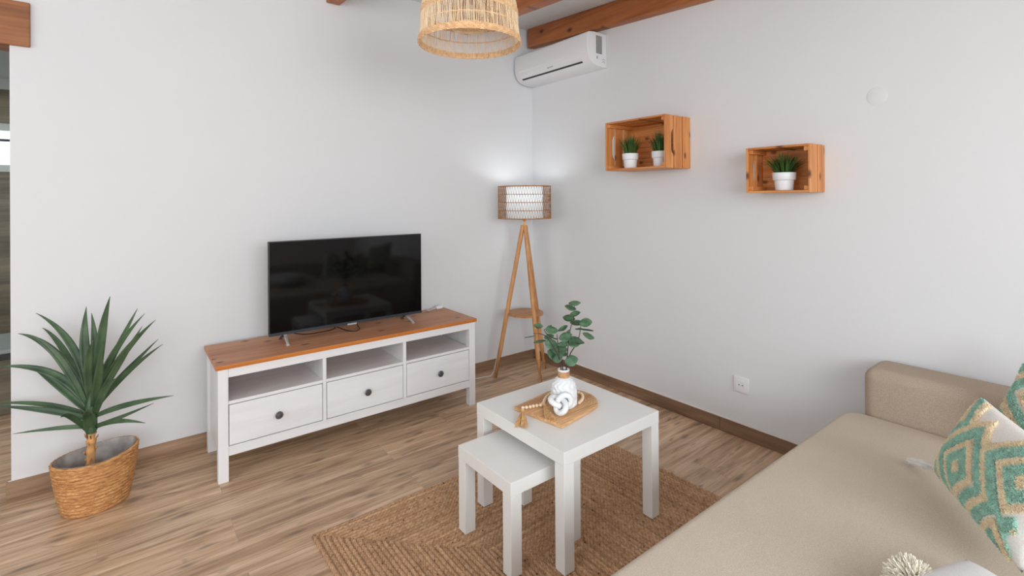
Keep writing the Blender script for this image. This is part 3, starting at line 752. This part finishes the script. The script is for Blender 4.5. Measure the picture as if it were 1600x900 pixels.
for k in range(4):
    for j in range(nz):
        for (q0, q1) in ((j, j+.5), (j+.5, j+1)):
            ofs = .25*k
            a0_, a1_ = 2*math.pi*(q0+ofs)/nz, 2*math.pi*(q1+ofs)/nz
            z0_, z1_ = (rows5[k], rows5[k+1]) if q0 == j else (rows5[k+1], rows5[k])
            tube(bm, [(sc0[0]+RS*math.cos(a0_), sc0[1]+RS*math.sin(a0_), z0_), (sc0[0]+RS*math.cos(a1_), sc0[1]+RS*math.sin(a1_), z1_)], .0014, 4, cap=False)
sh = obj('lamp_shade', bm, MT['rattan'], t, label='drum shade of zigzag brown rattan string')
bm = new(); lathe(bm, [(.138, s0+.006), (.138, s1-.006), (.136, s1-.006), (.136, s0+.006), (.138, s0+.006)], (sc0[0], sc0[1], 0), 48); obj('inner_liner', bm, MT['litliner'], sh, smooth=40, label='white inner drum liner')
bm = new()
for k in range(3):
    a = 2*math.pi*k/3+.4
    tube(bm, [(lc.x, lc.y, 1.222), (sc0[0]+.2*math.cos(a), sc0[1]+.2*math.sin(a), s0+.004)], .0018, 5)
obj('shade_spider', bm, MT['gold'], t)
# lamp cord: down beside the left leg, then along the floor to the wall
fc = Vector((-.525, -.17, 0))
pts = [(lc.x-.02, lc.y+.012, 1.10), (-.43, -.205, .55), (-.505, -.155, .12), (-.53, -.13, .012), (-.60, -.11, .004), (-.72, -.10, .004), (-.86, -.07, .004)]
bm = new(); tube(bm, smoothpath(pts, 8), .0028, 6); obj('power_cord', bm, MT['whiteplastic'], t, smooth=True, label='thin white power cord')

# ------------------------------------------------------------------ pendant lamp
pc = Vector((-1.494, -1.334)); PZ = 2.030
t = thing('pendant_lamp', (pc.x, pc.y, PZ), 'woven pale reed pendant lamp hanging above the side tables', 'pendant lamp')
def prad(h):           # radius over height
    pr = [(0, .2245), (.010, .227), (.03, .221), (.06, .216), (.13, .214), (.19, .206), (.23, .180), (.26, .145), (.28, .10), (.30, .06)]
    for (h0, r0), (h1, r1) in zip(pr, pr[1:]):
        if h <= h1: return r0+(r1-r0)*(h-h0)/(h1-h0)
    return .06
rp = random.Random(11); bm = new()
for j in range(190):
    a = 2*math.pi*(j+rp.uniform(-.25, .25))/190
    P = [(pc.x+prad(h)*math.cos(a+.01*math.sin(h*40+j)), pc.y+prad(h)*math.sin(a+.01*math.sin(h*40+j)), PZ+h) for h in (.0, .03, .08, .13, .18, .22, .26, .30)]
    tube(bm, P, rp.uniform(.0013, .0021), 4, cap=False)
sh = obj('shade', bm, MT['reed'], t, label='bell shade of thin vertical reeds')
def coil(bm, h0, h1, n, rad, wob=.0015):
    for k in range(n):
        h = h0+(h1-h0)*k/max(1, n-1); P = []
        for j in range(160):
            a = 2*math.pi*j/160; w = wob*(1 if (j+k) % 2 else -1)
            P.append((pc.x+(prad(h)+w)*math.cos(a), pc.y+(prad(h)+w)*math.sin(a), PZ+h+.0012*math.sin(a*40+k)))
        tube(bm, P, rad, 5, closed=True)
bm = new(); coil(bm, 0, .024, 7, .0028); obj('bottom_rim', bm, MT['reedrim'], sh, label='thick plaited golden rim')
bm = new(); coil(bm, .124, .148, 6, .0026); obj('upper_band', bm, MT['reedrim'], sh)
bm = new(); coil(bm, .072, .075, 2, .0014, .001); obj('middle_ring', bm, MT['reedrim'], sh)
bm = new(); coil(bm, .27, .30, 7, .003); obj('crown_band', bm, MT['reedrim'], sh)
# inner bulb shade
bm = new()
for j in range(80):
    a = 2*math.pi*j/80
    tube(bm, [(pc.x+r_*math.cos(a), pc.y+r_*math.sin(a), PZ+h) for r_, h in ((.082, .075), (.078, .12), (.07, .17), (.045, .21))], .0018, 4, cap=False)
for h, r_ in ((.075, .083), (.080, .083), (.12, .079)):
    tube(bm, [(pc.x+r_*math.cos(2*math.pi*j/48), pc.y+r_*math.sin(2*math.pi*j/48), PZ+h) for j in range(48)], .0026, 5, closed=True)
obj('inner_shade', bm, MT['reed'], t)
bm = new(); capped_lathe(bm, [(.018, .30), (.02, .25), (.02, .17), (.017, .165)], (pc.x, pc.y, PZ), 20); obj('bulb_socket', bm, MT['dark'], t, smooth=40)
bm = new(); sphere(bm, (pc.x, pc.y, PZ+.150), .03, 16, 12); obj('bulb', bm, MT['liner'], t, smooth=True)
bm = new(); tube(bm, [(pc.x, pc.y, PZ+.29), (pc.x, pc.y, CZ(pc.y)-.02)], .003, 8); obj('cord', bm, MT['jute'], t)
bm = new(); capped_lathe(bm, [(.05, CZ(pc.y)-.028), (.05, CZ(pc.y)-.0035), (.02, CZ(pc.y)-.003)], (pc.x, pc.y, 0), 28); obj('ceiling_cup', bm, MT['reedrim'], t, smooth=40)

# ------------------------------------------------------------------ air conditioner
AY0, AY1 = -.822, -.022
AB, AT = 2.262, 2.498
AXF = .205
t = thing('air_conditioner', (0, (AY0+AY1)/2, AB), 'white wall-mounted air conditioner under the ceiling beam in the corner', 'air conditioner')
def ext(bm, prof, y0, y1, bev=.0):
    tmp = new(); A = [tmp.verts.new((x, y0, z)) for x, z in prof]; f = tmp.faces.new(A)
    e = bmesh.ops.extrude_face_region(tmp, geom=[f])
    for v in e['geom']:
        if isinstance(v, bmesh.types.BMVert): v.co.y = y1
    bmesh.ops.recalc_face_normals(tmp, faces=tmp.faces[:])
    if bev:
        ed = [q for q in tmp.edges if abs(q.verts[0].co.y-q.verts[1].co.y) < 1e-6]
        bmesh.ops.bevel(tmp, geom=ed, offset=bev, segments=2, profile=.5, affect='EDGES')
    merge(bm, tmp)
prof = [(-.001, AT), (-.13, AT), (-.178, AT-.006), (-.195, AT-.018), (-.2025, AT-.045), (-.203, AT-.12), (-.196, AT-.160), (-.178, AT-.195), (-.150, AT-.218), (-.11, AT-.231), (-.05, AT-.236), (-.001, AT-.236)]
bm = new(); ext(bm, prof, AY0, AY1, .004); obj('housing', bm, MT['whiteplastic'], t, smooth=25)
# outlet flap with dark slot
def pt(i, s): a, b = prof[i], prof[i+1]; return Vector((a[0]+(b[0]-a[0])*s, 0, a[1]+(b[1]-a[1])*s))
def strip(bm, pA, pB, y0, y1, th):
    d = (pB-pA).normalized(); n = Vector((d.z, 0, -d.x)); n = n if n.x < 0 or n.z < 0 else -n
    q = [pA, pB, pB+n*th, pA+n*th]; ext(bm, [(v.x, v.z) for v in q], y0, y1)
bm = new(); strip(bm, pt(7, .15), pt(7, .55), AY0+.075, AY1-.06, .0012); obj('air_slot', bm, MT['dark'], t, label='dark air outlet slot')
bm = new(); strip(bm, pt(5, .5), pt(7, .08), AY0+.07, AY1-.055, .003); obj('flap', bm, MT['whiteplastic'], t)
bm = new(); box(bm, (-.111, AY0-.0015, AT-.148), (-.051, AY0+.001, AT-.022)); obj('energy_label', bm, MT['label_grey'], t, label='grey sticker on the end')
bm = new(); box(bm, (-.106, AY0-.0015, AT-.185), (-.094, AY0+.001, AT-.165)); 
obj('end_mark', bm, MT['greyplastic'], t)
for dz in (0, .017):
    bm = new(); tube(bm, [(-.05, AY0-.001, AT-.188-dz), (-.035, AY0-.001, AT-.178-dz), (-.02, AY0-.001, AT-.187-dz)], .002, 5); obj('moulded_arc', bm, MT['greyplastic'], t)
lg = at(856, 106, 0, -.2045)
bm = new()
sphere(bm, (-.2035, lg.y, lg.z), .007, 12, 8, (.25, 1, 1))
for k in range(4): box(bm, (-.2048, lg.y-.018-.011*k, lg.z-.0035), (-.2030, lg.y-.010-.011*k, lg.z+.0045), .0008, 1)
obj('logo', bm, MT['greyplastic'], t, label='small faint grey logo')

# ------------------------------------------------------------------ crates
def crate(name_label, y1, y0, z0, z1, D, nend, nlong, nback, handle_h, both=True):
    """open front faces -x, back on the wall; y0<y1"""
    t = thing('wooden_crate', (-.001, (y0+y1)/2, z0), name_label, 'crate', 'pine crates hung on the right wall')
    th = .011; xf = -.001-D; xb = -.001
    def spans(a, b, n, gap):
        w = ((b-a)-gap*(n-1))/n; return [(a+i*(w+gap), a+i*(w+gap)+w) for i in range(n)]
    for (e0, e1) in ((y0, y0+th), (y1-th, y1)):
        sp = spans(xf, xb-.001, nend, .013)
        for i, (a, b) in enumerate(sp):
            bm = new()
            if i == 0 and (both or e1 == y1):       # hand hole cut in the edge of the first plank
                hz = (z0+z1)/2; hh = handle_h; c = .020
                poly = [(a, z0), (b, z0), (b, hz-hh/2-.012), (b-c*.55, hz-hh/2), (b-c, hz-hh/2+.02), (b-c, hz+hh/2-.02), (b-c*.55, hz+hh/2), (b, hz+hh/2+.012), (b, z1), (a, z1)]
                ext(bm, poly, e0, e1, .0015)
            else: box(bm, (a, e0, z0), (b, e1, z1), .0015, 1)
            obj('end_plank', bm, MT['crate_z'], t)
    sp = spans(xf, xb-.001, nlong, .009)
    for (e0, e1) in ((z0, z0+th), (z1-th, z1)):
        for a, b in sp:
            bm = new(); box(bm, (a, y0+th+.0003, e0), (b, y1-th-.0003, e1), .0015, 1); obj('side_plank', bm, MT['crate_y'], t)
    for a, b in spans(z0+th+.0005, z1-th-.0005, nback, .0012):
        bm = new(); box(bm, (xb-.010, y0+th+.0005, a), (xb, y1-th-.0005, b), .0012, 1); obj('back_plank', bm, MT['crate_y'], t)
    q = .021
    for yy in (y0+th+.0003, y1-th-q-.0003):
        for zz in (z0+th+.0003, z1-th-q-.0003):
            bm = new(); box(bm, (xf+.006, yy, zz), (xb-.0105, yy+q, zz+q), .0015, 1); obj('corner_post', bm, MT['crate_x'], t)
    return t
crate('larger pine crate shelf on the right wall holding two potted grasses', -1.025, -1.479, 1.515, 1.824, .252, 3, 3, 4, .13)
crate('smaller pine crate shelf on the right wall holding one potted grass', -1.903, -2.211, 1.363, 1.594, .166, 2, 2, 3, .10, False)

# ------------------------------------------------------------------ potted grasses
def potted_grass(x, y, z, label, rpot=.0375, hp=.078, gh=.085, gs=.075, n=95, seed=1):
    t = thing('potted_grass', (x, y, z), label, 'potted plant', 'small potted grasses in the crates')
    R = rpot; bm = new()
    r = lathe(bm, [(R*.80, 0), (R*.82, .002), (R*.90, hp*.55), (R*1.02, hp*.57), (R*1.06, hp*.60), (R*1.10, hp*.98), (R*1.08, hp), (R*1.0, hp), (R*.97, hp*.9)], (x, y, z+.0005), 36)
    bm.faces.new(r[0][::-1]); obj('pot', bm, MT['ceramic'], t, smooth=45)
    bm = new(); capped_lathe(bm, [(R*.96, hp*.8), (R*.96, hp*.9)], (x, y, z), 24); obj('soil', bm, MT['soil'], t)
    rg = random.Random(seed)
    bm = new()
    for k in range(n):
        a = rg.uniform(0, 2*math.pi); rr_ = R*.8*math.sqrt(rg.random()); b = Vector((x+rr_*math.cos(a), y+rr_*math.sin(a), z+hp*.88))
        lean = (rr_/(R*.8))**1.2*rg.uniform(.5, 1.1); hgt = gh*rg.uniform(.75, 1.1)*(1-.35*lean); out = Vector((math.cos(a), math.sin(a), 0))*gs*lean
        w = .0022; side = Vector((-math.sin(a+rg.uniform(-1, 1)), math.cos(a), 0)).normalized(); prev = None
        for i in range(6):
            s = i/5; p = b+Vector((0, 0, hgt*(s-.12*lean*s*s*s)))+out*(s**1.6); ww = w*(1-s**2*.95)
            cur = (bm.verts.new(p-side*ww), bm.verts.new(p+side*ww))
            if prev: bm.faces.new((prev[0], prev[1], cur[1], cur[0]))
            prev = cur
    o = obj('grass_tuft', bm, MT['grass'], t, auto='keep'); o['kind'] = 'stuff'
    return t
def crate_floor_point(px, py, z, x=None):
    return at(px, py, 2, z)
g1 = at(988, 259.5, 0, -.185); potted_grass(-.185, -1.172, 1.515+.0115, 'white-potted grass on the left inside the larger crate', rpot=.046, hp=.092, gh=.150, gs=.068, n=190, seed=2)
potted_grass(-.165, -1.376, 1.515+.0115, 'white-potted grass on the right inside the larger crate, half hidden by its end', rpot=.044, hp=.092, gh=.150, gs=.068, n=190, seed=3)
potted_grass(-.098, -2.062, 1.363+.0115, 'white-potted grass standing alone in the smaller crate', rpot=.049, hp=.088, gh=.126, gs=.100, n=300, seed=4)

# ------------------------------------------------------------------ socket and round cover
t = thing('wall_socket', (0, -1.785, .295), 'white power socket on the right wall near the sofa', 'socket')
bm = new(); box(bm, (-.010, -1.828, .253), (0, -1.742, .339), .003, 3)
obj('socket_frame', bm, MT['whiteplastic'], t, smooth=30)
bm = new(); tmp = new()
lathe(tmp, [(.0255, .0105), (.0245, .0125), (.0205, .0125), (.0195, .003)], (0, 0, 0), 32); tmp.faces.new([v for v in tmp.verts][-32:])
box(tmp, (-.0275, -.0275, .0100), (.0275, .0275, .0112), .001, 1)
tmp.transform(Matrix.Translation((0, -1.785, .296)) @ Matrix.Rotation(-math.pi/2, 4, 'Y')); merge(bm, tmp); obj('socket_insert', bm, MT['whiteplastic'], t, smooth=30)
for s in (-1, 1):
    bm = new(); tmp = new(); capped_lathe(tmp, [(.0028, .0118), (.0028, .0135)], (0, s*.0095, 0), 12)
    tmp.transform(Matrix.Translation((0, -1.785, .296)) @ Matrix.Rotation(-math.pi/2, 4, 'Y')); merge(bm, tmp); obj('pin_hole', bm, MT['dark'], t)
bm = new(); tmp = new(); capped_lathe(tmp, [(.040, 0.0002), (.040, .0015), (.038, .002)], (0, 0, 0), 40)
tmp.transform(Matrix.Translation((0, -2.428, 1.80)) @ Matrix.Rotation(-math.pi/2, 4, 'Y')); merge(bm, tmp)
tag(obj('round_cover_plate', bm, MT['wall'], loc=(0, -2.428, 1.8), smooth=40), 'faint round white cover plate high on the right wall', 'cover plate')

# ------------------------------------------------------------------ basket and yucca
bc = Vector((-2.812, -.298)); brot = math.radians(15)
t = thing('woven_basket', (bc.x, bc.y, 0), 'oval woven seagrass basket on the floor at the left wall end', 'basket')
def basket_pt(a, s, inset=0.0):
    """a angle, s height 0..1"""
    sxx = (.114+.038*s)-inset; syy = (.098+.020*s)-inset*.9
    zr = .222+.010*abs(math.cos(a))**1.5+.004*math.cos(a)
    z = zr*s; bul = 1+.03*math.sin(math.pi*s)
    x, y = sxx*math.cos(a)*bul, syy*math.sin(a)*bul
    return Vector((bc.x+x*math.cos(brot)-y*math.sin(brot)+.010*s*0, bc.y+x*math.sin(brot)+y*math.cos(brot), z+.001))
bm = new(); NB, NR_ = 96, 15; rb = random.Random(4)
rings = []
for i in range(NR_*4+1):
    s = i/(NR_*4); ph = (i % 4)/4; bulge = .0045*abs(math.sin(math.pi*i/4))
    ring = []
    for j in range(NB):
        a = 2*math.pi*j/NB; tw = .0018*math.sin(a*36+i*.9)
        ring.append(bm.verts.new(basket_pt(a, s, -(bulge+tw))))
    rings.append(ring)
inner = [[bm.verts.new(basket_pt(2*math.pi*j/NB, s, .006)) for j in range(NB)] for s in (1.0, .8)]
allr = rings+inner
for A, B in zip(allr, allr[1:]):
    for j in range(NB): bm.faces.new((A[j], A[(j+1) % NB], B[(j+1) % NB], B[j]))
bm.faces.new(rings[0][::-1])
obj('basket_weave', bm, MT['sea'], t, smooth='all')
bm = new(); rings = []
for s in (1.005, .9, .75, .6, .5):
    rings.append([bm.verts.new(basket_pt(2*math.pi*j/NB, s, .0085+.0035*math.sin(j*1.9)*math.sin(j*.7)+(1-s)*.02)) for j in range(NB)])
for A, B in zip(rings, rings[1:]):
    for j in range(NB): bm.faces.new((A[j], A[(j+1) % NB], B[(j+1) % NB], B[j]))
obj('plastic_liner', bm, MT['plasticliner'], t, smooth='all', label='wrinkled grey plastic liner')
bm = new(); vs = [bm.verts.new(basket_pt(2*math.pi*j/NB, .56, .020)) for j in range(NB)]
for v in vs: v.co.z = .128
c = bm.verts.new((bc.x, bc.y, .134))
for j in range(NB): bm.faces.new((vs[j], vs[(j+1) % NB], c))
obj('filler', bm, MT['soil'], t)
# yucca
trunk = at(141, 724, 1, bc.y); tb = Vector((trunk.x, bc.y, .132))
dY = (tb-Vector((CX, CY, CH))).dot(Fv)
t = thing('yucca_plant', tuple(tb), 'green yucca with long pointed leaves growing from the basket', 'plant')
def yp(px, py, dd=0.0): return Vector((CX, CY, CH))+(Fv+Rv*((px-800)/F_PX)-Uv*((py-Y0)/F_PX))*(dY+dd)
top = yp(143, 676); bm = new()
P = [tb.lerp(top, i/16) for i in range(17)]
tube(bm, P, [(.0175 if i % 4 < 2 else .0145)+.002*math.sin(i*2.1) for i in range(17)], 14)
for k in range(10):
    a = k*2.4; z = .2+.075*k
    p = tb.lerp(top, min(.98, z)); o_ = Vector((math.cos(a), math.sin(a), 0))
    tube(bm, [p+o_*.012, p+o_*.022+Vector((0, 0, .012)), p+o_*.026+Vector((0, 0, .022))], [.006, .004, .001], 6)
obj('trunk', bm, MT['trunk'], t, smooth=60, label='short fibrous tan trunk')
# (tip px, tip depth, base height px, bend px offset(dx,dy), half width)
Y = [((172, 463), -.02, (150, 612), (158, 530), .020), ((135, 479), .03, (140, 600), (132, 540), .021), ((143, 489), .07, (146, 600), (148, 540), .016),
     ((56, 489), .04, (138, 625), (112, 540), .017), ((66, 512), .10, (138, 625), (100, 548), .014), ((28, 521), -.02, (139, 632), (88, 553), .018),
     ((42, 522), -.10, (137, 640), (92, 560), .016), ((47, 571), .02, (139, 645), (88, 600), .016), ((-6, 573), -.06, (140, 640), (85, 585), .018),
     ((-8, 628), .03, (142, 650), (70, 632), .012), ((-10, 634), -.12, (140, 655), (78, 642), .014), ((20, 678), -.10, (141, 668), (100, 668), .010), ((95, 652), -.16, (138, 674), (112, 652), .012),
     ((215, 482), .07, (148, 620), (185, 540), .012), ((226, 490), .0, (147, 625), (176, 555), .015), ((243, 500), -.10, (148, 630), (188, 560), .016), ((222, 510), -.2, (149, 630), (185, 570), .013),
     ((247, 530), .09, (149, 632), (195, 582), .012), ((254, 538), -.04, (148, 640), (196, 585), .012),
     ((271, 618), -.06, (149, 650), (200, 632), .013), ((240, 630), .06, (149, 665), (180, 655), .010), ((227, 661), -.12, (149, 668), (182, 658), .011),
     ((146, 531), -.10, (142, 625), (138, 572), .018), ((158, 545), -.14, (146, 640), (154, 590), .019), ((140, 560), .06, (143, 620), (140, 590), .018), ((178, 575), .08, (147, 640), (166, 600), .014), ((184, 590), -.1, (148, 650), (163, 612), .015),
     ((140, 642), -.10, (143, 684), (136, 652), .019)]
for (tip, dd, base, ctl, hw) in Y:
    A = yp(base[0], base[1], -.004 if dd < 0 else .004); C = yp(tip[0], tip[1], dd); B = yp(ctl[0], ctl[1], dd*.55)
    for q in (A, B, C): q.y = min(q.y, -.02)
    bm = new(); prev = None; n = 16
    # B is a point ON the curve at middle
    Bc = B*2-(A+C)*.5
    root = top if base[1] > 615 else top+(A-top)*.25
    pts = []
    for i in range(n+1):
        s = i/n; p = A*(1-s)**2+Bc*(2*s*(1-s))+C*s*s; pts.append(p)
    for i, p in enumerate(pts):
        s = i/n; d = (pts[min(i+1, n)]-pts[max(i-1, 0)]).normalized()
        toc = (Vector((CX, CY, CH+.3))-p).normalized(); sd = d.cross(toc).normalized(); nn = sd.cross(d).normalized()
        w = hw*(.55+.95*math.sin(math.pi*min(1, .12+s*.62))-.5*(1-s)*0)*(1-s**2.6)*.66+.0004
        cur = [bm.verts.new(p+sd*w*k-nn*(w*.34*(1-abs(k)))) for k in (-1, -.5, 0, .5, 1)]
        if prev:
            for j in range(4): f = bm.faces.new((prev[j], prev[j+1], cur[j+1], cur[j])); f.smooth = True
        prev = cur
    o = obj('leaf', bm, MT['yucca'], t, auto='keep'); m_ = o.modifiers.new('thick', 'SOLIDIFY'); m_.thickness = .0012
bm = new(); tube(bm, [yp(143, 690), yp(143, 672), yp(143, 640), yp(143, 610)], [.009, .021, .021, .010], 12); obj('leaf_crown', bm, MT['yucca'], t, smooth='all')

# ------------------------------------------------------------------ sofa
SZ = .430
t = thing('sofa', (-1.2, -2.9, 0), 'beige fabric sofa with a low padded arm against the right wall', 'sofa')
poly = []
def arc(cx, cy, r, a0, a1, n=10): return [(cx+r*math.cos(math.radians(a0+(a1-a0)*k/n)), cy+r*math.sin(math.radians(a0+(a1-a0)*k/n))) for k in range(n+1)]
poly = arc(-.325, -2.455, .080, 10, 88)+arc(-2.20, -2.43, .07, 92, 180)+[(-2.27, -3.36), (-.245, -3.36)]
poly = [p for p in poly]
bm = new(); prism(bm, poly, .20, SZ, .028, 5)
bmesh.ops.recalc_face_normals(bm, faces=bm.faces[:])
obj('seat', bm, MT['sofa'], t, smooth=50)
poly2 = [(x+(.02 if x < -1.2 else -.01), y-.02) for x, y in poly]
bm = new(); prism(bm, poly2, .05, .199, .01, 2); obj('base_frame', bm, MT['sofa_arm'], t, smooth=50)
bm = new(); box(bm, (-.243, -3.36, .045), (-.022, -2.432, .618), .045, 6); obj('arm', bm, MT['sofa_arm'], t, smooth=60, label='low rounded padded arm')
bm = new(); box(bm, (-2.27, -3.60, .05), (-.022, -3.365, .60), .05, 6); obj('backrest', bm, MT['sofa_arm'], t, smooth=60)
for x in (-2.15, -.15):
    for y in (-2.55, -3.5):
        bm = new(); box(bm, (x-.025, y-.025, 0.0), (x+.025, y+.025, .05), .003, 1); obj('leg', bm, MT['dark'], t)

# ------------------------------------------------------------------ cushions
def tri(x): x = x % 2; return x if x < 1 else 2-x
CEN = [(.176, .084), (.39, .175), (.371, -.03), (-.02, .20), (-.02, -.04), (.57, .07)]
def band(u, v, P, ou, ov):
    return min(abs(u-a-ou)+abs(v-b-ov) for a, b in CEN)/P
def cushion(L, a, b, S, S2, H, label, seed, mats, tuft, group, ou=.0, ov=.0, P=.1, umax=.9, tassels=()):
    """L corner, a/b unit edge vectors, S side, H half thickness"""
    L, a, b = Vector(L), Vector(a).normalized(), Vector(b).normalized(); nrm = a.cross(b).normalized()
    if nrm.dot(Vector((CX, CY, CH))-L) < 0: nrm = -nrm
    cen = L+a*(S/2)+b*(S2/2)
    t = thing('throw_cushion', tuple(cen), label, 'cushion', group)
    G = 40
    def surf(u, v, side):
        U, V_ = 2*u-1, 2*v-1
        pin = 1-.045*(1-abs(V_)**2.0)*abs(U)**3; pin2 = 1-.045*(1-abs(U)**2.0)*abs(V_)**3
        h = H*(max(0, (1-abs(U)**2.6))**.55)*(max(0, (1-abs(V_)**2.6))**.55)
        return cen+a*(U*S/2*pin)+b*(V_*S2/2*pin2)+nrm*(side*h)
    bm = new(); front = {}; back = {}
    for i in range(G+1):
        for j in range(G+1):
            u, v = i/G, j/G; front[i, j] = bm.verts.new(surf(u, v, 1))
            back[i, j] = front[i, j] if i in (0, G) or j in (0, G) else bm.verts.new(surf(u, v, -1))
    for i in range(G):
        for j in range(G):
            bm.faces.new((front[i, j], front[i+1, j], front[i+1, j+1], front[i, j+1])); bm.faces.new((back[i, j], back[i, j+1], back[i+1, j+1], back[i+1, j]))
    obj('cover', bm, mats, t, smooth='all')
    if tuft:
        rt = random.Random(seed); bg = new(); by_ = new(); n = 0
        while n < tuft:
            u, v = rt.random(), rt.random(); n += 1
            if u > umax+.02*math.sin(v*30) or u < .004 or v < .004 or v > .985: continue
            f_ = band(u*S, v*S2, P, ou, ov)
            k = None
            if f_ < .16: k = 'y'
            elif f_ < .45: k = 'g'
            elif f_ < .62: k = 'y'
            elif f_ < .72: k = None
            elif f_ < .97: k = 'g'
            elif f_ < 1.17: k = 'y'
            if not k: continue
            p = surf(u, v, 1); q1 = surf(min(1, u+.01), v, 1)-surf(max(0, u-.01), v, 1); q2 = surf(u, min(1, v+.01), 1)-surf(u, max(0, v-.01), 1)
            nn = q1.cross(q2)
            if nn.length < 1e-9: nn = nrm.copy()
            nn.normalize()
            if nn.dot(nrm) < 0: nn = -nn
            d = (nn*1.0+Vector((rt.uniform(-1, 1), rt.uniform(-1, 1), rt.uniform(-1, 1)))*.55).normalized()
            ln = rt.uniform(.006, .011)
            B_ = bg if k == 'g' else by_
            x, y = frame_of(d); r0 = rt.uniform(.0014, .0022); base = p-nn*.001
            ra = [B_.verts.new(base+(x*math.cos(w)+y*math.sin(w))*r0) for w in (0, 2.09, 4.19)]
            rb_ = [B_.verts.new(base+d*ln*.7+(x*math.cos(w)+y*math.sin(w))*r0*1.1) for w in (.5, 2.59, 4.69)]
            tipv = B_.verts.new(base+d*ln)
            for i in range(3):
                B_.faces.new((ra[i], ra[(i+1) % 3], rb_[(i+1) % 3], rb_[i])); B_.faces.new((rb_[i], rb_[(i+1) % 3], tipv))
        for B_, mt, lb in ((bg, 'tuft_g', 'shaggy sage green tufting'), (by_, 'tuft_y', 'shaggy straw yellow tufting')):
            o = obj('tufting', B_, MT[mt], t, auto='keep', label=lb); o['kind'] = 'stuff'
    for (u, v, tip, w) in tassels:
        p = surf(u, v, 1); bm = new(); rt = random.Random(8); tip = Vector(tip); ax = tip-p; s_, q_ = frame_of(ax)
        for k in range(70):
            an = rt.uniform(0, 2*math.pi); m = rt.random()**.5
            o_ = (s_*math.cos(an)+q_*math.sin(an))*m
            tube(bm, [p+o_*.002, p+ax*.45+o_*w, p+ax*rt.uniform(.9, 1.05)+o_*w*.8], .0022, 4)
        obj('corner_tassel', bm, MT['cotton'], t, label='cream cotton corner tassel')
    return t, surf
# front cushion, leaning back on the seat
Lc = at(1461, 735, 2, .475)
a1 = Vector((-.857, -.515, 0.0)); b1 = Vector((.226, -.376, .899))
cushion(Lc, a1, b1, .46, .275, .055, 'white throw cushion with green and straw tufted diamonds, nearest the camera on the sofa', 21,
        MT['cotton'], 42000, 'tufted throw cushions', ou=0, ov=0, P=.145, umax=.92,
        tassels=[(0.004, .03, tuple(at(1422, 720, 2, SZ+.014)), .013)])
# second cushion, behind, against the arm
L2 = Vector((-.36, -2.855, SZ+.150))
a2 = Vector((-.30, -.93, -.22)).normalized(); b2 = Vector((.25, -.35, .90)); b2 = (b2-a2*b2.dot(a2)).normalized()
cushion(L2, a2, b2, .42, .275, .05, 'white throw cushion with green and straw tufting, behind at the right edge beside the arm', 22, MT['cotton'], 26000, 'tufted throw cushions', ou=-.06, ov=.03, P=.145, umax=1.0)
# plain white pillow in the foreground with its shaggy corner tuft
wc = at(1510, 874, 2, SZ+.065)
u1 = Vector((math.cos(math.radians(238)), math.sin(math.radians(238)), 0)); u2 = Vector((math.cos(math.radians(163)), math.sin(math.radians(163)), 0))
wt = thing('white_pillow', tuple(wc), 'bright white pillow with a cream shaggy tuft at the bottom edge of the sofa', 'pillow')
bm = new(); G = 24; S = .36; fr = {}; bk = {}
cen = wc+(u1+u2)*(S/2)
for i in range(G+1):
    for j in range(G+1):
        U, V_ = 2*i/G-1, 2*j/G-1; h = .062*(max(0, 1-abs(U)**2.4)**.5)*(max(0, 1-abs(V_)**2.4)**.5)
        base = cen+u1*(U*S/2)+u2*(V_*S/2); base.z = SZ+.065
        fr[i, j] = bm.verts.new(base+Vector((0, 0, h)))
        bk[i, j] = fr[i, j] if i in (0, G) or j in (0, G) else bm.verts.new(base-Vector((0, 0, h)))
for i in range(G):
    for j in range(G):
        bm.faces.new((fr[i, j], fr[i+1, j], fr[i+1, j+1], fr[i, j+1])); bm.faces.new((bk[i, j], bk[i, j+1], bk[i+1, j+1], bk[i+1, j]))
obj('cover', bm, MT['brightwhite'], wt, smooth='all')
pcn = at(1427, 912, 2, SZ+.055); bm = new(); rf = random.Random(9)
for k in range(2600):
    d = Vector((rf.gauss(0, 1), rf.gauss(0, 1), rf.gauss(0, 1))).normalized()
    if d.z < -.5: continue
    p0 = pcn+d*.018; p1 = pcn+d*rf.uniform(.038, .054)+Vector((rf.uniform(-1, 1), rf.uniform(-1, 1), rf.uniform(-1, 1)))*.006
    p1.z = max(p1.z, SZ+.002)
    tube(bm, [p0, (p0+p1)/2+Vector((rf.uniform(-1, 1), rf.uniform(-1, 1), rf.uniform(-1, 1)))*.003, p1], [.0022, .0022, .0012], 4)
o = obj('shaggy_tuft', bm, MT['fluff'], wt, label='cream shaggy tuft'); o['kind'] = 'stuff'
